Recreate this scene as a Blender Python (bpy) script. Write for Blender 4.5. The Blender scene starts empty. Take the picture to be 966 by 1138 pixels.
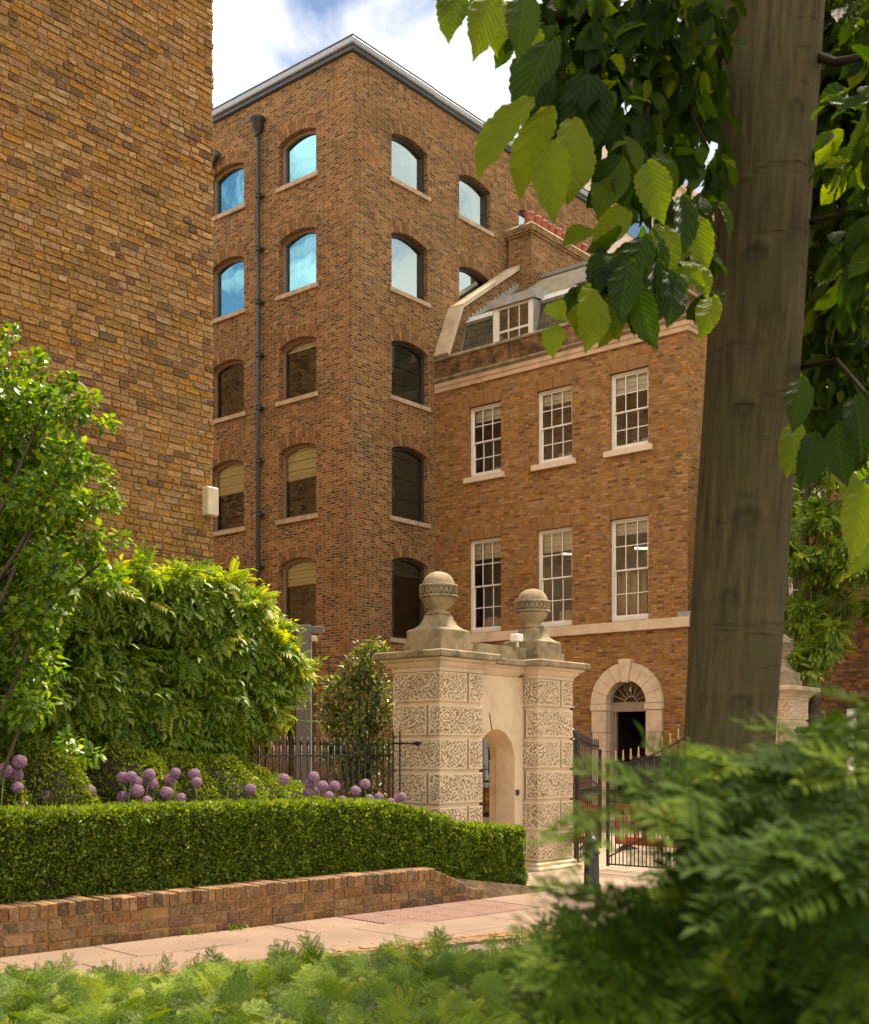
import bpy, math, random
import numpy as np
from mathutils import Vector, Matrix
from mathutils.geometry import tessellate_polygon
random.seed(7)
rng = np.random.default_rng(11)
SC = bpy.context.scene
COL = SC.collection
R = math.radians
# the street grid: p runs along the house fronts (right, nearer), q recedes to the right; one rotation of -40 degrees
TH = R(-40.0)
CA, SA = math.cos(TH), math.sin(TH)
FR = {}


def wd(p, q, z=0.0):
    return Vector((p * CA - q * SA, p * SA + q * CA, z))


def grid_of(x, y):
    return x * CA + y * SA, -x * SA + y * CA


F, CX, YH, EYE = 1320.0, 483.0, 836.0, 1.75


def ray(px, py, Y):
    return ((px - CX) / F * Y, Y, EYE + (YH - py) / F * Y)


# ---------------------------------------------------------------- objects
def tag(o, label=None, cat=None, group=None, kind=None):
    if label: o['label'] = label
    if cat: o['category'] = cat
    if group: o['group'] = group
    if kind: o['kind'] = kind
    return o


def thing(name, origin, grid, label, cat, group=None):
    """an Empty at the base of a thing; origin in grid (p,q,z) or world (x,y,z)"""
    o = bpy.data.objects.new(name, None)
    COL.objects.link(o)
    o.empty_display_size = 0.2
    if grid:
        o.location = wd(*origin)
        o.rotation_euler = (0, 0, TH)
    else:
        o.location = origin
    FR[o.name] = (Vector(origin), grid)
    tag(o, label, cat, group)
    return o


class MB:
    def __init__(s):
        s.v, s.f, s.sm = [], [], []

    def add(s, vs, fs, smooth=False):
        b = len(s.v)
        s.v.extend([tuple(x) for x in vs])
        for f in fs:
            s.f.append([b + i for i in f])
            s.sm.append(smooth)
        return s

    def box(s, x0, x1, y0, y1, z0, z1):
        if x0 > x1: x0, x1 = x1, x0
        if y0 > y1: y0, y1 = y1, y0
        v = [(x0, y0, z0), (x1, y0, z0), (x1, y1, z0), (x0, y1, z0), (x0, y0, z1), (x1, y0, z1), (x1, y1, z1), (x0, y1, z1)]
        return s.add(v, [(3, 2, 1, 0), (4, 5, 6, 7), (0, 1, 5, 4), (1, 2, 6, 5), (2, 3, 7, 6), (3, 0, 4, 7)])

    def bbox(s, x0, x1, y0, y1, z0, z1, b=0.005):
        """box with chamfered edges (an octagon-ish prism in each section)"""
        loops = []
        for z, ins in ((z0, b), (z0 + b, 0), (z1 - b, 0), (z1, b)):
            a0, a1, c0, c1 = x0 + ins, x1 - ins, y0 + ins, y1 - ins
            loops.append([(a0 + b, c0, z), (a1 - b, c0, z), (a1, c0 + b, z), (a1, c1 - b, z), (a1 - b, c1, z), (a0 + b, c1, z), (a0, c1 - b, z), (a0, c0 + b, z)])
        return s.loft(loops)

    def loft(s, loops, cap=True, smooth=False):
        n = len(loops[0])
        v = [p for l in loops for p in l]
        f = []
        for k in range(len(loops) - 1):
            for i in range(n):
                j = (i + 1) % n
                f.append((k * n + i, k * n + j, (k + 1) * n + j, (k + 1) * n + i))
        s.add(v, f, smooth)
        if cap:
            b = len(s.v) - len(v)
            s.f.append([b + i for i in range(n)][::-1]); s.sm.append(False)
            s.f.append([b + (len(loops) - 1) * n + i for i in range(n)]); s.sm.append(False)
        return s

    def tube(s, pts, radii, n=8, cap=True):
        pts = [Vector(p) for p in pts]
        if not hasattr(radii, '__len__'): radii = [radii] * len(pts)
        loops, ref = [], None
        for i, p in enumerate(pts):
            d = (pts[min(i + 1, len(pts) - 1)] - pts[max(i - 1, 0)]).normalized()
            if ref is None:
                ref = Vector((1, 0, 0)) if abs(d.x) < 0.8 else Vector((0, 1, 0))
            a = (ref - d * ref.dot(d)).normalized(); b = d.cross(a); ref = a
            loops.append([p + (a * math.cos(2 * math.pi * k / n) + b * math.sin(2 * math.pi * k / n)) * radii[i] for k in range(n)])
        return s.loft(loops, cap, True)

    def lathe(s, c, prof, n=32, smooth=True):
        loops = [[(c[0] + r * math.cos(2 * math.pi * k / n), c[1] + r * math.sin(2 * math.pi * k / n), c[2] + z) for k in range(n)] for r, z in prof]
        return s.loft(loops, True, smooth)

    def rects(s, p0, p1, q0, q1, prof):
        """rectangular moulding: prof = (offset, z) rings round a plan"""
        loops = [[(p0 - o, q0 - o, z), (p1 + o, q0 - o, z), (p1 + o, q1 + o, z), (p0 - o, q1 + o, z)] for o, z in prof]
        return s.loft(loops)

    def bar(s, a, b, w, t=None):
        """square bar between two points (w wide)"""
        a, b = Vector(a), Vector(b); d = (b - a).normalized(); t = t or w
        up = Vector((0, 0, 1)) if abs(d.z) < 0.9 else Vector((0, 1, 0))
        x = d.cross(up).normalized(); y = x.cross(d)
        l = [[c + x * sx * w / 2 + y * sy * t / 2 for sx, sy in ((-1, -1), (1, -1), (1, 1), (-1, 1))] for c in (a, b)]
        return s.loft(l)

    def build(s, name, mat, parent=None, origin=(0, 0, 0), grid=True, uv=True):
        if parent is not None:
            org, grid = FR[parent.name]
        else:
            org = Vector(origin)
        me = bpy.data.meshes.new(name)
        me.from_pydata([(v[0] - org[0], v[1] - org[1], v[2] - org[2]) for v in s.v], [], s.f)
        me.polygons.foreach_set('use_smooth', s.sm)
        me.update()
        if uv: auto_uv(me, org)
        for m in (mat if isinstance(mat, (list, tuple)) else [mat]): me.materials.append(m)
        o = bpy.data.objects.new(name, me)
        COL.objects.link(o)
        if parent is not None:
            o.parent = parent
        elif grid:
            o.location = wd(*org); o.rotation_euler = (0, 0, TH)
        else:
            o.location = org
        FR[o.name] = (org, grid)
        return o


def auto_uv(me, org):
    n = len(me.polygons)
    if not n: return
    nl = len(me.loops)
    co = np.empty(len(me.vertices) * 3, np.float32); me.vertices.foreach_get('co', co); co = co.reshape(-1, 3) + np.array(org, np.float32)
    vi = np.empty(nl, np.int32); me.loops.foreach_get('vertex_index', vi)
    nor = np.empty(n * 3, np.float32); me.polygons.foreach_get('normal', nor); nor = np.abs(nor.reshape(-1, 3))
    tot = np.empty(n, np.int32); me.polygons.foreach_get('loop_total', tot)
    nf = np.repeat(nor, tot, axis=0); c = co[vi]
    u = np.where(nf[:, 2] > 0.75, c[:, 0], np.where(nf[:, 0] > nf[:, 1], c[:, 1], c[:, 0]))
    v = np.where(nf[:, 2] > 0.75, c[:, 1], c[:, 2])
    l = me.uv_layers.new(name='UVMap')
    l.data.foreach_set('uv', np.stack([u, v], 1).astype(np.float32).ravel())


def np_mesh(name, V, Fq, mat, parent=None, origin=(0, 0, 0), grid=False, rnd=None, uv=None, smooth=True, tri=False):
    """large mesh from numpy arrays. V (n,3); Fq (m,k)"""
    if parent is not None: org, grid = FR[parent.name]
    else: org = Vector(origin)
    me = bpy.data.meshes.new(name)
    k = Fq.shape[1]; m = Fq.shape[0]
    me.vertices.add(len(V)); me.loops.add(m * k); me.polygons.add(m)
    me.vertices.foreach_set('co', (V - np.array(org)).astype(np.float32).ravel())
    me.loops.foreach_set('vertex_index', Fq.astype(np.int32).ravel())
    me.polygons.foreach_set('loop_start', np.arange(0, m * k, k, dtype=np.int32))
    me.polygons.foreach_set('loop_total', np.full(m, k, np.int32))
    me.polygons.foreach_set('use_smooth', np.full(m, smooth))
    me.update(calc_edges=True)
    if rnd is not None:
        a = me.attributes.new('rnd', 'FLOAT', 'POINT'); a.data.foreach_set('value', rnd.astype(np.float32))
    if uv is not None:
        l = me.uv_layers.new(name='UVMap'); l.data.foreach_set('uv', uv[Fq.ravel()].astype(np.float32).ravel())
    me.materials.append(mat)
    o = bpy.data.objects.new(name, me); COL.objects.link(o)
    if parent is not None: o.parent = parent
    elif grid: o.location = wd(*org); o.rotation_euler = (0, 0, TH)
    else: o.location = org
    FR[o.name] = (org, grid)
    return o


# ---------------------------------------------------------------- materials
class NT:
    def __init__(s, name):
        s.m = bpy.data.materials.new(name); s.m.use_nodes = True
        s.t = s.m.node_tree; s.t.nodes.clear()
        s.out = s.t.nodes.new('ShaderNodeOutputMaterial')

    def n(s, typ, **kw):
        x = s.t.nodes.new(typ)
        for k, v in kw.items():
            if k.startswith('i_'):
                key = k[2:]; key = int(key) if key.isdigit() else key.replace('_', ' ')
                s.put(x.inputs[key], v)
            else: setattr(x, k, v)
        return x

    def put(s, inp, v):
        if isinstance(v, bpy.types.NodeSocket): s.t.links.new(v, inp)
        elif isinstance(v, bpy.types.Node): s.t.links.new(v.outputs[0], inp)
        else:
            if isinstance(v, (tuple, list)) and len(v) == 3 and inp.type == 'RGBA': v = (*v, 1)
            inp.default_value = v

    def M(s, op, a, b=0.0, c=0.0, clamp=False):
        x = s.t.nodes.new('ShaderNodeMath'); x.operation = op; x.use_clamp = clamp
        s.put(x.inputs[0], a); s.put(x.inputs[1], b); s.put(x.inputs[2], c)
        return x.outputs[0]

    def mix(s, f, a, b, mode='MIX'):
        x = s.t.nodes.new('ShaderNodeMix'); x.data_type = 'RGBA'; x.blend_type = mode
        s.put(x.inputs[0], f); s.put(x.inputs[6], a); s.put(x.inputs[7], b)
        return x.outputs[2]

    def noise(s, vec, scale, detail=4, rough=0.55, out=0):
        x = s.n('ShaderNodeTexNoise'); s.put(x.inputs['Vector'], vec)
        x.inputs['Scale'].default_value = scale; x.inputs['Detail'].default_value = detail; x.inputs['Roughness'].default_value = rough
        return x.outputs[out]

    def ramp(s, f, stops, interp='LINEAR'):
        x = s.n('ShaderNodeValToRGB'); s.put(x.inputs[0], f); e = x.color_ramp; e.interpolation = interp
        while len(e.elements) < len(stops): e.elements.new(0.5)
        for el, (p, c) in zip(e.elements, stops): el.position = p; el.color = (*c, 1) if len(c) == 3 else c
        return x.outputs[0]

    def rmap(s, v, a, b, c=0.0, d=1.0):
        x = s.n('ShaderNodeMapRange'); s.put(x.inputs[0], v)
        for i, k in enumerate((a, b, c, d)): x.inputs[i + 1].default_value = k
        return x.outputs[0]

    def bump(s, h, dist=0.01, strength=1.0, nor=None):
        x = s.n('ShaderNodeBump'); s.put(x.inputs['Height'], h); x.inputs['Distance'].default_value = dist; x.inputs['Strength'].default_value = strength
        if nor is not None: s.put(x.inputs['Normal'], nor)
        return x.outputs[0]

    def bsdf(s, col, rough=0.7, nor=None, metal=0.0, spec=0.5):
        x = s.n('ShaderNodeBsdfPrincipled'); s.put(x.inputs['Base Color'], col); s.put(x.inputs['Roughness'], rough)
        s.put(x.inputs['Metallic'], metal); x.inputs['Specular IOR Level'].default_value = spec
        if nor is not None: s.put(x.inputs['Normal'], nor)
        return x.outputs[0]

    def fin(s, sh):
        s.t.links.new(sh, s.out.inputs[0]); return s.m


def simple(name, col, rough=0.6, metal=0.0, var=0.12, scale=6.0, bump=0.0, bscale=60, spec=0.5, dirt=None, obj=True):
    t = NT(name); co = t.n('ShaderNodeTexCoord').outputs['Object']
    n1 = t.noise(co, scale, 5)
    c = t.mix(t.rmap(n1, .3, .7), tuple(x * (1 - var) for x in col), tuple(min(1, x * (1 + var)) for x in col))
    if dirt: c = t.mix(t.rmap(t.noise(co, scale * .6, 6, .7), .48, .72), c, dirt)
    nor = t.bump(t.noise(co, bscale, 4), bump, 1.0) if bump else None
    rg = t.rmap(t.noise(co, scale * 2, 3), .3, .7, max(0, rough - .08), min(1, rough + .08))
    return t.fin(t.bsdf(c, rg, nor, metal, spec))


def brick_mat(name, pal, mortar, course=0.075, L=0.225, stain=(0.03, 0.022, 0.015), stain_amt=0.5, mort_w=0.009, bscale=1.0, blotch=None, soot=None):
    """Flemish bond in metres from the UVs; every brick gets its own colour"""
    t = NT(name); uv = t.n('ShaderNodeUVMap').outputs[0]
    wob = t.n('ShaderNodeTexNoise'); t.put(wob.inputs['Vector'], uv); wob.inputs['Scale'].default_value = 3.5; wob.inputs['Detail'].default_value = 3
    sub = t.n('ShaderNodeVectorMath', operation='SUBTRACT'); t.put(sub.inputs[0], wob.outputs['Color']); sub.inputs[1].default_value = (.5, .5, .5)
    sca = t.n('ShaderNodeVectorMath', operation='SCALE'); t.put(sca.inputs[0], sub.outputs[0]); sca.inputs['Scale'].default_value = 0.022
    add = t.n('ShaderNodeVectorMath', operation='ADD'); t.put(add.inputs[0], uv); t.put(add.inputs[1], sca.outputs[0])
    xy = t.n('ShaderNodeSeparateXYZ'); t.put(xy.inputs[0], add.outputs[0])
    u, v = xy.outputs[0], xy.outputs[1]
    vr = t.M('DIVIDE', v, course); row = t.M('FLOOR', vr); fv = t.M('SUBTRACT', vr, row)
    rr = t.n('ShaderNodeTexWhiteNoise', noise_dimensions='1D'); t.put(rr.inputs['W'], row)
    P = 1.5 * L
    off = t.M('MULTIPLY_ADD', t.M('MODULO', row, 2.0), .5, t.M('MULTIPLY', rr.outputs[0], .09))
    ur = t.M('ADD', t.M('DIVIDE', u, P), off); cell = t.M('FLOOR', ur); fu = t.M('SUBTRACT', ur, cell)
    head = t.M('GREATER_THAN', fu, 2 / 3)
    # distance to the vertical joints, in metres
    ds = t.M('MINIMUM', fu, t.M('SUBTRACT', 2 / 3, fu)); dh = t.M('MINIMUM', t.M('SUBTRACT', fu, 2 / 3), t.M('SUBTRACT', 1.0, fu))
    du = t.M('MULTIPLY', t.M('ADD', t.M('MULTIPLY', ds, t.M('SUBTRACT', 1.0, head)), t.M('MULTIPLY', dh, head)), P)
    dv = t.M('MULTIPLY', t.M('MINIMUM', fv, t.M('SUBTRACT', 1.0, fv)), course)
    d = t.M('MINIMUM', du, dv)
    d = t.M('ADD', d, t.M('MULTIPLY', t.M('SUBTRACT', t.noise(uv, 55, 2), .5), .007))
    face = t.rmap(d, mort_w * .35, mort_w * .95)
    idv = t.n('ShaderNodeCombineXYZ'); t.put(idv.inputs[0], t.M('MULTIPLY_ADD', cell, 2.0, head)); t.put(idv.inputs[1], row)
    wn = t.n('ShaderNodeTexWhiteNoise', noise_dimensions='2D'); t.put(wn.inputs['Vector'], idv.outputs[0])
    big = t.noise(uv, 0.35, 3)
    rv = t.M('ADD', wn.outputs[0], t.M('MULTIPLY', t.M('SUBTRACT', big, .5), .35), clamp=True)
    stops = [(i / len(pal), c) for i, c in enumerate(pal)]
    bc = t.ramp(rv, stops, 'CONSTANT')
    sx = t.n('ShaderNodeSeparateColor'); t.put(sx.inputs[0], wn.outputs[1])
    hs = t.n('ShaderNodeHueSaturation'); t.put(hs.inputs['Color'], bc)
    t.put(hs.inputs['Value'], t.rmap(sx.outputs[1], 0, 1, .72, 1.25)); t.put(hs.inputs['Saturation'], t.rmap(sx.outputs[2], 0, 1, .85, 1.12))
    bc = t.mix(t.rmap(t.noise(uv, 22, 5, .7), .42, .75, 0, .55), hs.outputs[0], stain)
    bc = t.mix(t.rmap(t.noise(uv, 90, 2, .5), .62, .72, 0, .5), bc, (.5, .33, .18))
    col = t.mix(face, mortar, bc)
    # grime in large irregular patches
    g = t.M('MULTIPLY', t.rmap(t.noise(uv, .55, 6, .65), .47, .72), stain_amt)
    col = t.mix(g, col, stain)
    mps = t.n('ShaderNodeMapping'); t.put(mps.inputs[0], uv); mps.inputs['Scale'].default_value = (2.4, .16, 1)
    col = t.mix(t.rmap(t.noise(mps.outputs[0], 1.6, 5, .6), .56, .74, 0, stain_amt * .9), col, tuple(x * 1.6 for x in stain))
    if soot:
        xz = t.n('ShaderNodeSeparateXYZ'); t.put(xz.inputs[0], uv)
        up_ = t.rmap(xz.outputs[1], soot[0], soot[1]); dn = t.M('MULTIPLY', up_, t.rmap(t.noise(uv, 1.6, 6, .75), .38, .58))
        col = t.mix(t.M('MULTIPLY', dn, soot[2]), col, (.055, .035, .02))
    if blotch:
        g2 = t.M('MULTIPLY', t.rmap(t.noise(uv, .9, 5, .6), .55, .68), blotch[1]); col = t.mix(g2, col, blotch[0])
    h = t.M('ADD', face, t.M('MULTIPLY', t.noise(uv, 60, 5, .65), .45))
    h = t.M('ADD', h, t.M('MULTIPLY', sx.outputs[0], .35))
    return t.fin(t.bsdf(col, .88, t.bump(h, .012 * bscale, 1.0), spec=.25))


def island_brick(name, pal, rough=.88, stain=(.04, .03, .02)):
    """modelled bricks: colour by mesh island"""
    t = NT(name); g = t.n('ShaderNodeNewGeometry'); co = t.n('ShaderNodeTexCoord').outputs['Object']
    r = g.outputs['Random Per Island']
    bc = t.ramp(r, [(i / len(pal), c) for i, c in enumerate(pal)], 'CONSTANT')
    r2 = t.M('FRACT', t.M('MULTIPLY', r, 37.7)); r3 = t.M('FRACT', t.M('MULTIPLY', r, 91.3))
    hs = t.n('ShaderNodeHueSaturation'); t.put(hs.inputs['Color'], bc); t.put(hs.inputs['Value'], t.rmap(r2, 0, 1, .80, 1.18)); t.put(hs.inputs['Saturation'], t.rmap(r3, 0, 1, .85, 1.1))
    c = t.mix(t.rmap(t.noise(co, 14, 6, .7), .45, .72, 0, .7), hs.outputs[0], stain)
    c = t.mix(t.rmap(t.noise(co, 32, 4, .7), .52, .68, 0, .42), c, (.54, .35, .17))
    c = t.mix(t.rmap(t.noise(co, 24, 5, .7), .30, .46, .42, 0), c, (.11, .065, .03))
    c = t.mix(t.rmap(t.noise(co, 60, 2, .6), .62, .68, 0, .85), c, (.03, .02, .012))
    c = t.mix(t.rmap(t.noise(co, .8, 5, .6), .5, .75, 0, .35), c, (.12, .085, .03))
    h = t.M('ADD', t.noise(co, 60, 5, .7), t.M('MULTIPLY', t.noise(co, 18, 3), .8))
    return t.fin(t.bsdf(c, rough, t.bump(h, .012, 1.0), spec=.25))


def leaf_mat(name, stops, trans=.35, tcol=None, rough=.45, veins=False, spec=.4, tmul=1.0):
    t = NT(name); a = t.n('ShaderNodeAttribute'); a.attribute_name = 'rnd'
    r = a.outputs['Fac']
    c = t.ramp(r, stops)
    nor = None
    if veins:
        uv = t.n('ShaderNodeUVMap').outputs[0]; xy = t.n('ShaderNodeSeparateXYZ'); t.put(xy.inputs[0], uv)
        u = t.M('ABSOLUTE', t.M('SUBTRACT', xy.outputs[0], .5)); v = xy.outputs[1]
        w = t.M('FRACT', t.M('SUBTRACT', t.M('MULTIPLY', v, 10.0), t.M('MULTIPLY', u, 7.0)))
        side = t.rmap(t.M('ABSOLUTE', t.M('SUBTRACT', w, .5)), 0.0, .14, 1, 0)
        mid = t.rmap(u, .008, .03, 1, 0)
        vn = t.M('MAXIMUM', side, mid)
        c = t.mix(t.M('MULTIPLY', vn, .12), c, (.20, .26, .05))
        c = t.mix(t.rmap(t.noise(uv, 7, 5, .7), .5, .8, 0, .35), c, (.03, .05, .012))
        puff = t.M('SINE', t.M('MULTIPLY', w, math.pi))
        nor = t.bump(t.M('SUBTRACT', puff, t.M('MULTIPLY', vn, .5)), .003, .6)
    d = t.bsdf(c, rough, nor, spec=spec * .6)
    tr = t.n('ShaderNodeBsdfTranslucent')
    tc = t.mix(1.0, c, tcol or (1, 1, .5), 'MULTIPLY')
    hv = t.n('ShaderNodeHueSaturation'); t.put(hv.inputs['Color'], tc); hv.inputs['Value'].default_value = 2.2 * tmul; hv.inputs['Saturation'].default_value = 1.1
    t.put(tr.inputs[0], hv.outputs[0])
    if nor is not None: t.put(tr.inputs['Normal'], nor)
    mx = t.n('ShaderNodeMixShader'); mx.inputs[0].default_value = trans
    t.put(mx.inputs[1], d); t.put(mx.inputs[2], tr.outputs[0])
    return t.fin(mx.outputs[0])


def glass_mat(name, tint, refl, rtint=(1, 1, 1), rough=.01):
    t = NT(name); co = t.n('ShaderNodeTexCoord').outputs['Object']
    tr = t.n('ShaderNodeBsdfTransparent'); tr.inputs[0].default_value = (*tint, 1)
    gl = t.n('ShaderNodeBsdfGlossy'); gl.inputs['Color'].default_value = (*rtint, 1); gl.inputs['Roughness'].default_value = rough
    t.put(gl.inputs['Normal'], t.bump(t.noise(co, .9, 2), .004, 1.0))
    fr = t.n('ShaderNodeFresnel'); fr.inputs[0].default_value = 1.5
    f = t.M('ADD', fr.outputs[0], refl, clamp=True)
    mx = t.n('ShaderNodeMixShader'); t.put(mx.inputs[0], f); t.put(mx.inputs[1], tr.outputs[0]); t.put(mx.inputs[2], gl.outputs[0])
    return t.fin(mx.outputs[0])


def emis(name, col, s):
    t = NT(name); e = t.n('ShaderNodeEmission'); e.inputs[0].default_value = (*col, 1); e.inputs[1].default_value = s
    return t.fin(e.outputs[0])


OCH, OCH2, ORG, PINK = (.41, .215, .062), (.35, .175, .048), (.42, .20, .06), (.40, .21, .095)
BRN, PUR, DRK, PAL = (.20, .10, .045), (.135, .058, .042), (.06, .04, .03), (.50, .32, .15)
M = {}
M['brick_house'] = brick_mat('house_brick', [OCH, (.46, .225, .07), (.30, .15, .05), OCH, (.34, .155, .055), OCH, (.38, .19, .06), (.20, .10, .04), ORG, (.34, .15, .08), OCH], (.32, .18, .075), stain_amt=.2, bscale=.8, mort_w=.0125, soot=(12.62, 12.85, .95))
M['brick_ware'] = brick_mat('warehouse_brick', [(.19, .095, .035), (.25, .125, .045), (.30, .15, .055), (.35, .175, .058), (.30, .12, .048), (.11, .062, .03), (.34, .18, .07), (.20, .10, .038), (.28, .14, .05), (.08, .048, .026), (.23, .115, .04), (.10, .055, .03)], (.44, .28, .13), stain_amt=.4, bscale=.8, mort_w=.0125, blotch=((.36, .15, .06), .4))
M['brick_old'] = brick_mat('old_brick', [OCH, OCH2, PUR, PINK, OCH, BRN, ORG, OCH, DRK], (.30, .17, .07), course=.078)
M['brick_right'] = brick_mat('far_brick', [BRN, (.27, .12, .06), ORG, PUR, (.28, .13, .06)], (.27, .17, .1))
M['bricks_old'] = island_brick('old_bricks', [OCH, (.37, .185, .055), OCH, (.19, .09, .05), OCH, (.43, .235, .08), PINK, OCH, OCH2, ORG, OCH, (.28, .145, .05), OCH, (.37, .19, .06), OCH, (.46, .27, .11), (.25, .125, .06), OCH, (.40, .21, .06), (.38, .19, .06), (.35, .18, .055), (.18, .10, .05), OCH, OCH2, (.39, .2, .06), (.36, .185, .05)])
M['bricks_planter'] = island_brick('planter_bricks', [(.28, .15, .065), (.23, .125, .055), (.31, .175, .08), (.19, .085, .05), (.25, .135, .06), (.13, .085, .05), (.33, .18, .08), (.24, .12, .055), (.28, .15, .06), (.26, .15, .07)])
M['bricks_arch'] = island_brick('arch_bricks', [(.28, .14, .05), (.34, .17, .06), (.22, .11, .045), (.32, .155, .06), (.36, .185, .07), (.16, .085, .04)])
M['bricks_harch'] = island_brick('flat_arch_bricks', [(.32, .155, .055), (.36, .18, .06), (.28, .13, .045), (.34, .17, .06)])
M['mortar'] = simple('mortar', (.33, .19, .075), .95, bump=.004, bscale=90, var=.25, spec=.2)
M['mortar_dark'] = simple('mortar_dark', (.19, .105, .05), .95, bump=.006, bscale=70, var=.3, spec=.2)
M['stone'] = simple('portland_stone', (.63, .50, .36), .85, var=.10, scale=3, bump=.002, bscale=120, spec=.25, dirt=(.40, .29, .20))
M['stone_clean'] = simple('clean_stone', (.70, .55, .39), .85, var=.07, scale=3, bump=.0015, bscale=120, spec=.25, dirt=(.52, .37, .25))
M['stone_weather'] = simple('weathered_stone', (.30, .235, .15), .92, var=.3, scale=5, bump=.006, bscale=60, spec=.2, dirt=(.085, .075, .04))
M['stone_band'] = simple('pink_stone', (.58, .41, .27), .85, var=.16, scale=2.2, bump=.002, spec=.25, dirt=(.36, .24, .15))
M['sill'] = simple('sill_stone', (.48, .36, .25), .85, var=.15, bump=.002, spec=.25, dirt=(.28, .21, .14))
M['sill_white'] = simple('painted_sill', (.70, .56, .43), .7, var=.08, bump=.001)
M['white'] = simple('white_paint', (.78, .73, .66), .5, var=.05, scale=3)
M['frame_brown'] = simple('brown_frame', (.26, .17, .12), .55)
M['frame_dark'] = simple('dark_frame', (.035, .03, .025), .5)
M['iron'] = simple('black_iron', (.012, .012, .012), .38, var=.3, bump=.0008, bscale=200)
M['pipe'] = simple('cast_iron_pipe', (.035, .035, .033), .5, var=.35)
M['gold'] = simple('gilded_tip', (.42, .28, .11), .5, metal=.6)
M['lead'] = simple('lead_sheet', (.33, .32, .31), .5, var=.18, scale=4, bump=.004, bscale=12)
M['zinc'] = simple('zinc_coping', (.30, .32, .36), .35, metal=.3, var=.12)
M['zinc_dark'] = simple('dark_zinc', (.05, .055, .065), .5)
M['slate_grey'] = simple('grey_panel', (.15, .145, .14), .5, var=.06)
M['blind_dark'] = simple('dark_blind', (.12, .13, .09), .8, var=.1, scale=1.5)
M['blind'] = simple('cream_blind', (.86, .88, .78), .8, var=.06, scale=1.5)
M['curtain'] = simple('curtain_cloth', (.55, .48, .36), .85, var=.1)
M['room'] = simple('room_wall', (.48, .48, .42), .9, var=.2, scale=.7)
M['paper'] = simple('paper_white', (.75, .7, .62), .7)
M['glass'] = glass_mat('sash_glass', (.92, .92, .88), .07)
M['glass_ware'] = glass_mat('warehouse_glass', (.9, .95, .86), .04, (.9, .95, .9))
M['glass_sky'] = glass_mat('sky_tint_glass', (.08, .12, .13), .86, (.21, .45, .53))  # teal of the reflected sky put into the glass colour
M['glass_sky2'] = glass_mat('sky_tint_glass_pale', (.1, .12, .12), .9, (.42, .52, .53))  # pale sky reflection put into the glass colour
M['glass_dark'] = glass_mat('dark_glass', (.6, .6, .56), .03)
M['tube_light'] = emis('tube_light', (1, .86, .62), 1.3)
M['window_glow'] = emis('panel_glow', (1, .85, .5), .35)
M['terra'] = simple('terracotta', (.36, .10, .065), .7, var=.2, scale=5, dirt=(.18, .06, .05))
M['red_plastic'] = simple('red_plastic', (.42, .035, .035), .4, var=.15)
M['black_plastic'] = simple('black_rubber', (.02, .02, .02), .6)
M['camwhite'] = simple('camera_white', (.75, .73, .7), .4)
M['pale_clad'] = simple('pale_cladding', (.66, .52, .42), .7, var=.06)
M['steel'] = simple('plaque_dark', (.05, .05, .045), .4)
M['paleblue'] = simple('pale_blue_paint', (.42, .50, .50), .5)
M['cyan'] = simple('cyan_tag', (.05, .5, .6), .4)
M['soil'] = simple('soil', (.10, .065, .04), .95, var=.4, scale=8, bump=.03, bscale=18, spec=.1)
# ================================================================ SETTING
QH, PW, QW = 27.0, -22.6, 23.43      # house front, warehouse side, warehouse front
PG = -10.08                          # face of the gateway piers
PB = -11.04                          # face of the old boundary building


def slate_mat():
    t = NT('roof_slate'); uv = t.n('ShaderNodeUVMap').outputs[0]
    b = t.n('ShaderNodeTexBrick'); t.put(b.inputs['Vector'], uv)
    b.inputs['Color1'].default_value = (.085, .075, .055, 1); b.inputs['Color2'].default_value = (.13, .115, .08, 1); b.inputs['Mortar'].default_value = (.02, .018, .015, 1)
    b.inputs['Scale'].default_value = 1; b.inputs['Brick Width'].default_value = .3; b.inputs['Row Height'].default_value = .22; b.inputs['Mortar Size'].default_value = .008
    c = t.mix(t.rmap(t.noise(uv, 2.5, 6, .7), .45, .7, 0, .6), b.outputs[0], (.16, .13, .05))
    return t.fin(t.bsdf(c, .95, t.bump(b.outputs['Fac'], .02, -1.0), spec=.08))


M['slate'] = slate_mat()


def facade(name, outer, holes, plane, axis, depth, mat, parent, flip=False):
    """wall sheet with openings and reveals. outer/holes: lists of (s,z); axis 'q' = sheet at constant q (s along p),
    'p' = sheet at constant p (s along q); depth = signed distance of the reveals"""
    def pt(s, z, d=0.0): return (s, plane + d, z) if axis == 'q' else (plane + d, s, z)
    loops = [[Vector((s, z, 0)) for s, z in outer]] + [[Vector((s, z, 0)) for s, z in h] for h in holes]
    tri = tessellate_polygon(loops)
    flat = [v for l in loops for v in l]
    mb = MB()
    vs = [pt(v.x, v.y) for v in flat]
    fs = []
    want = Vector((0, -1, 0)) if axis == 'q' else Vector((1, 0, 0))
    for a, b, c in tri:
        A, B, C = (Vector(vs[i]) for i in (a, b, c))
        n = (B - A).cross(C - A)
        if n.length < 1e-9: continue
        fs.append((a, b, c) if n.dot(want) > 0 else (a, c, b))
    mb.add(vs, fs)
    for h in holes:
        n = len(h)
        v = [pt(s, z) for s, z in h] + [pt(s, z, depth) for s, z in h]
        mb.add(v, [(i, (i + 1) % n, n + (i + 1) % n, n + i) for i in range(n)])
    return mb.build(name, mat, parent)


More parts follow.
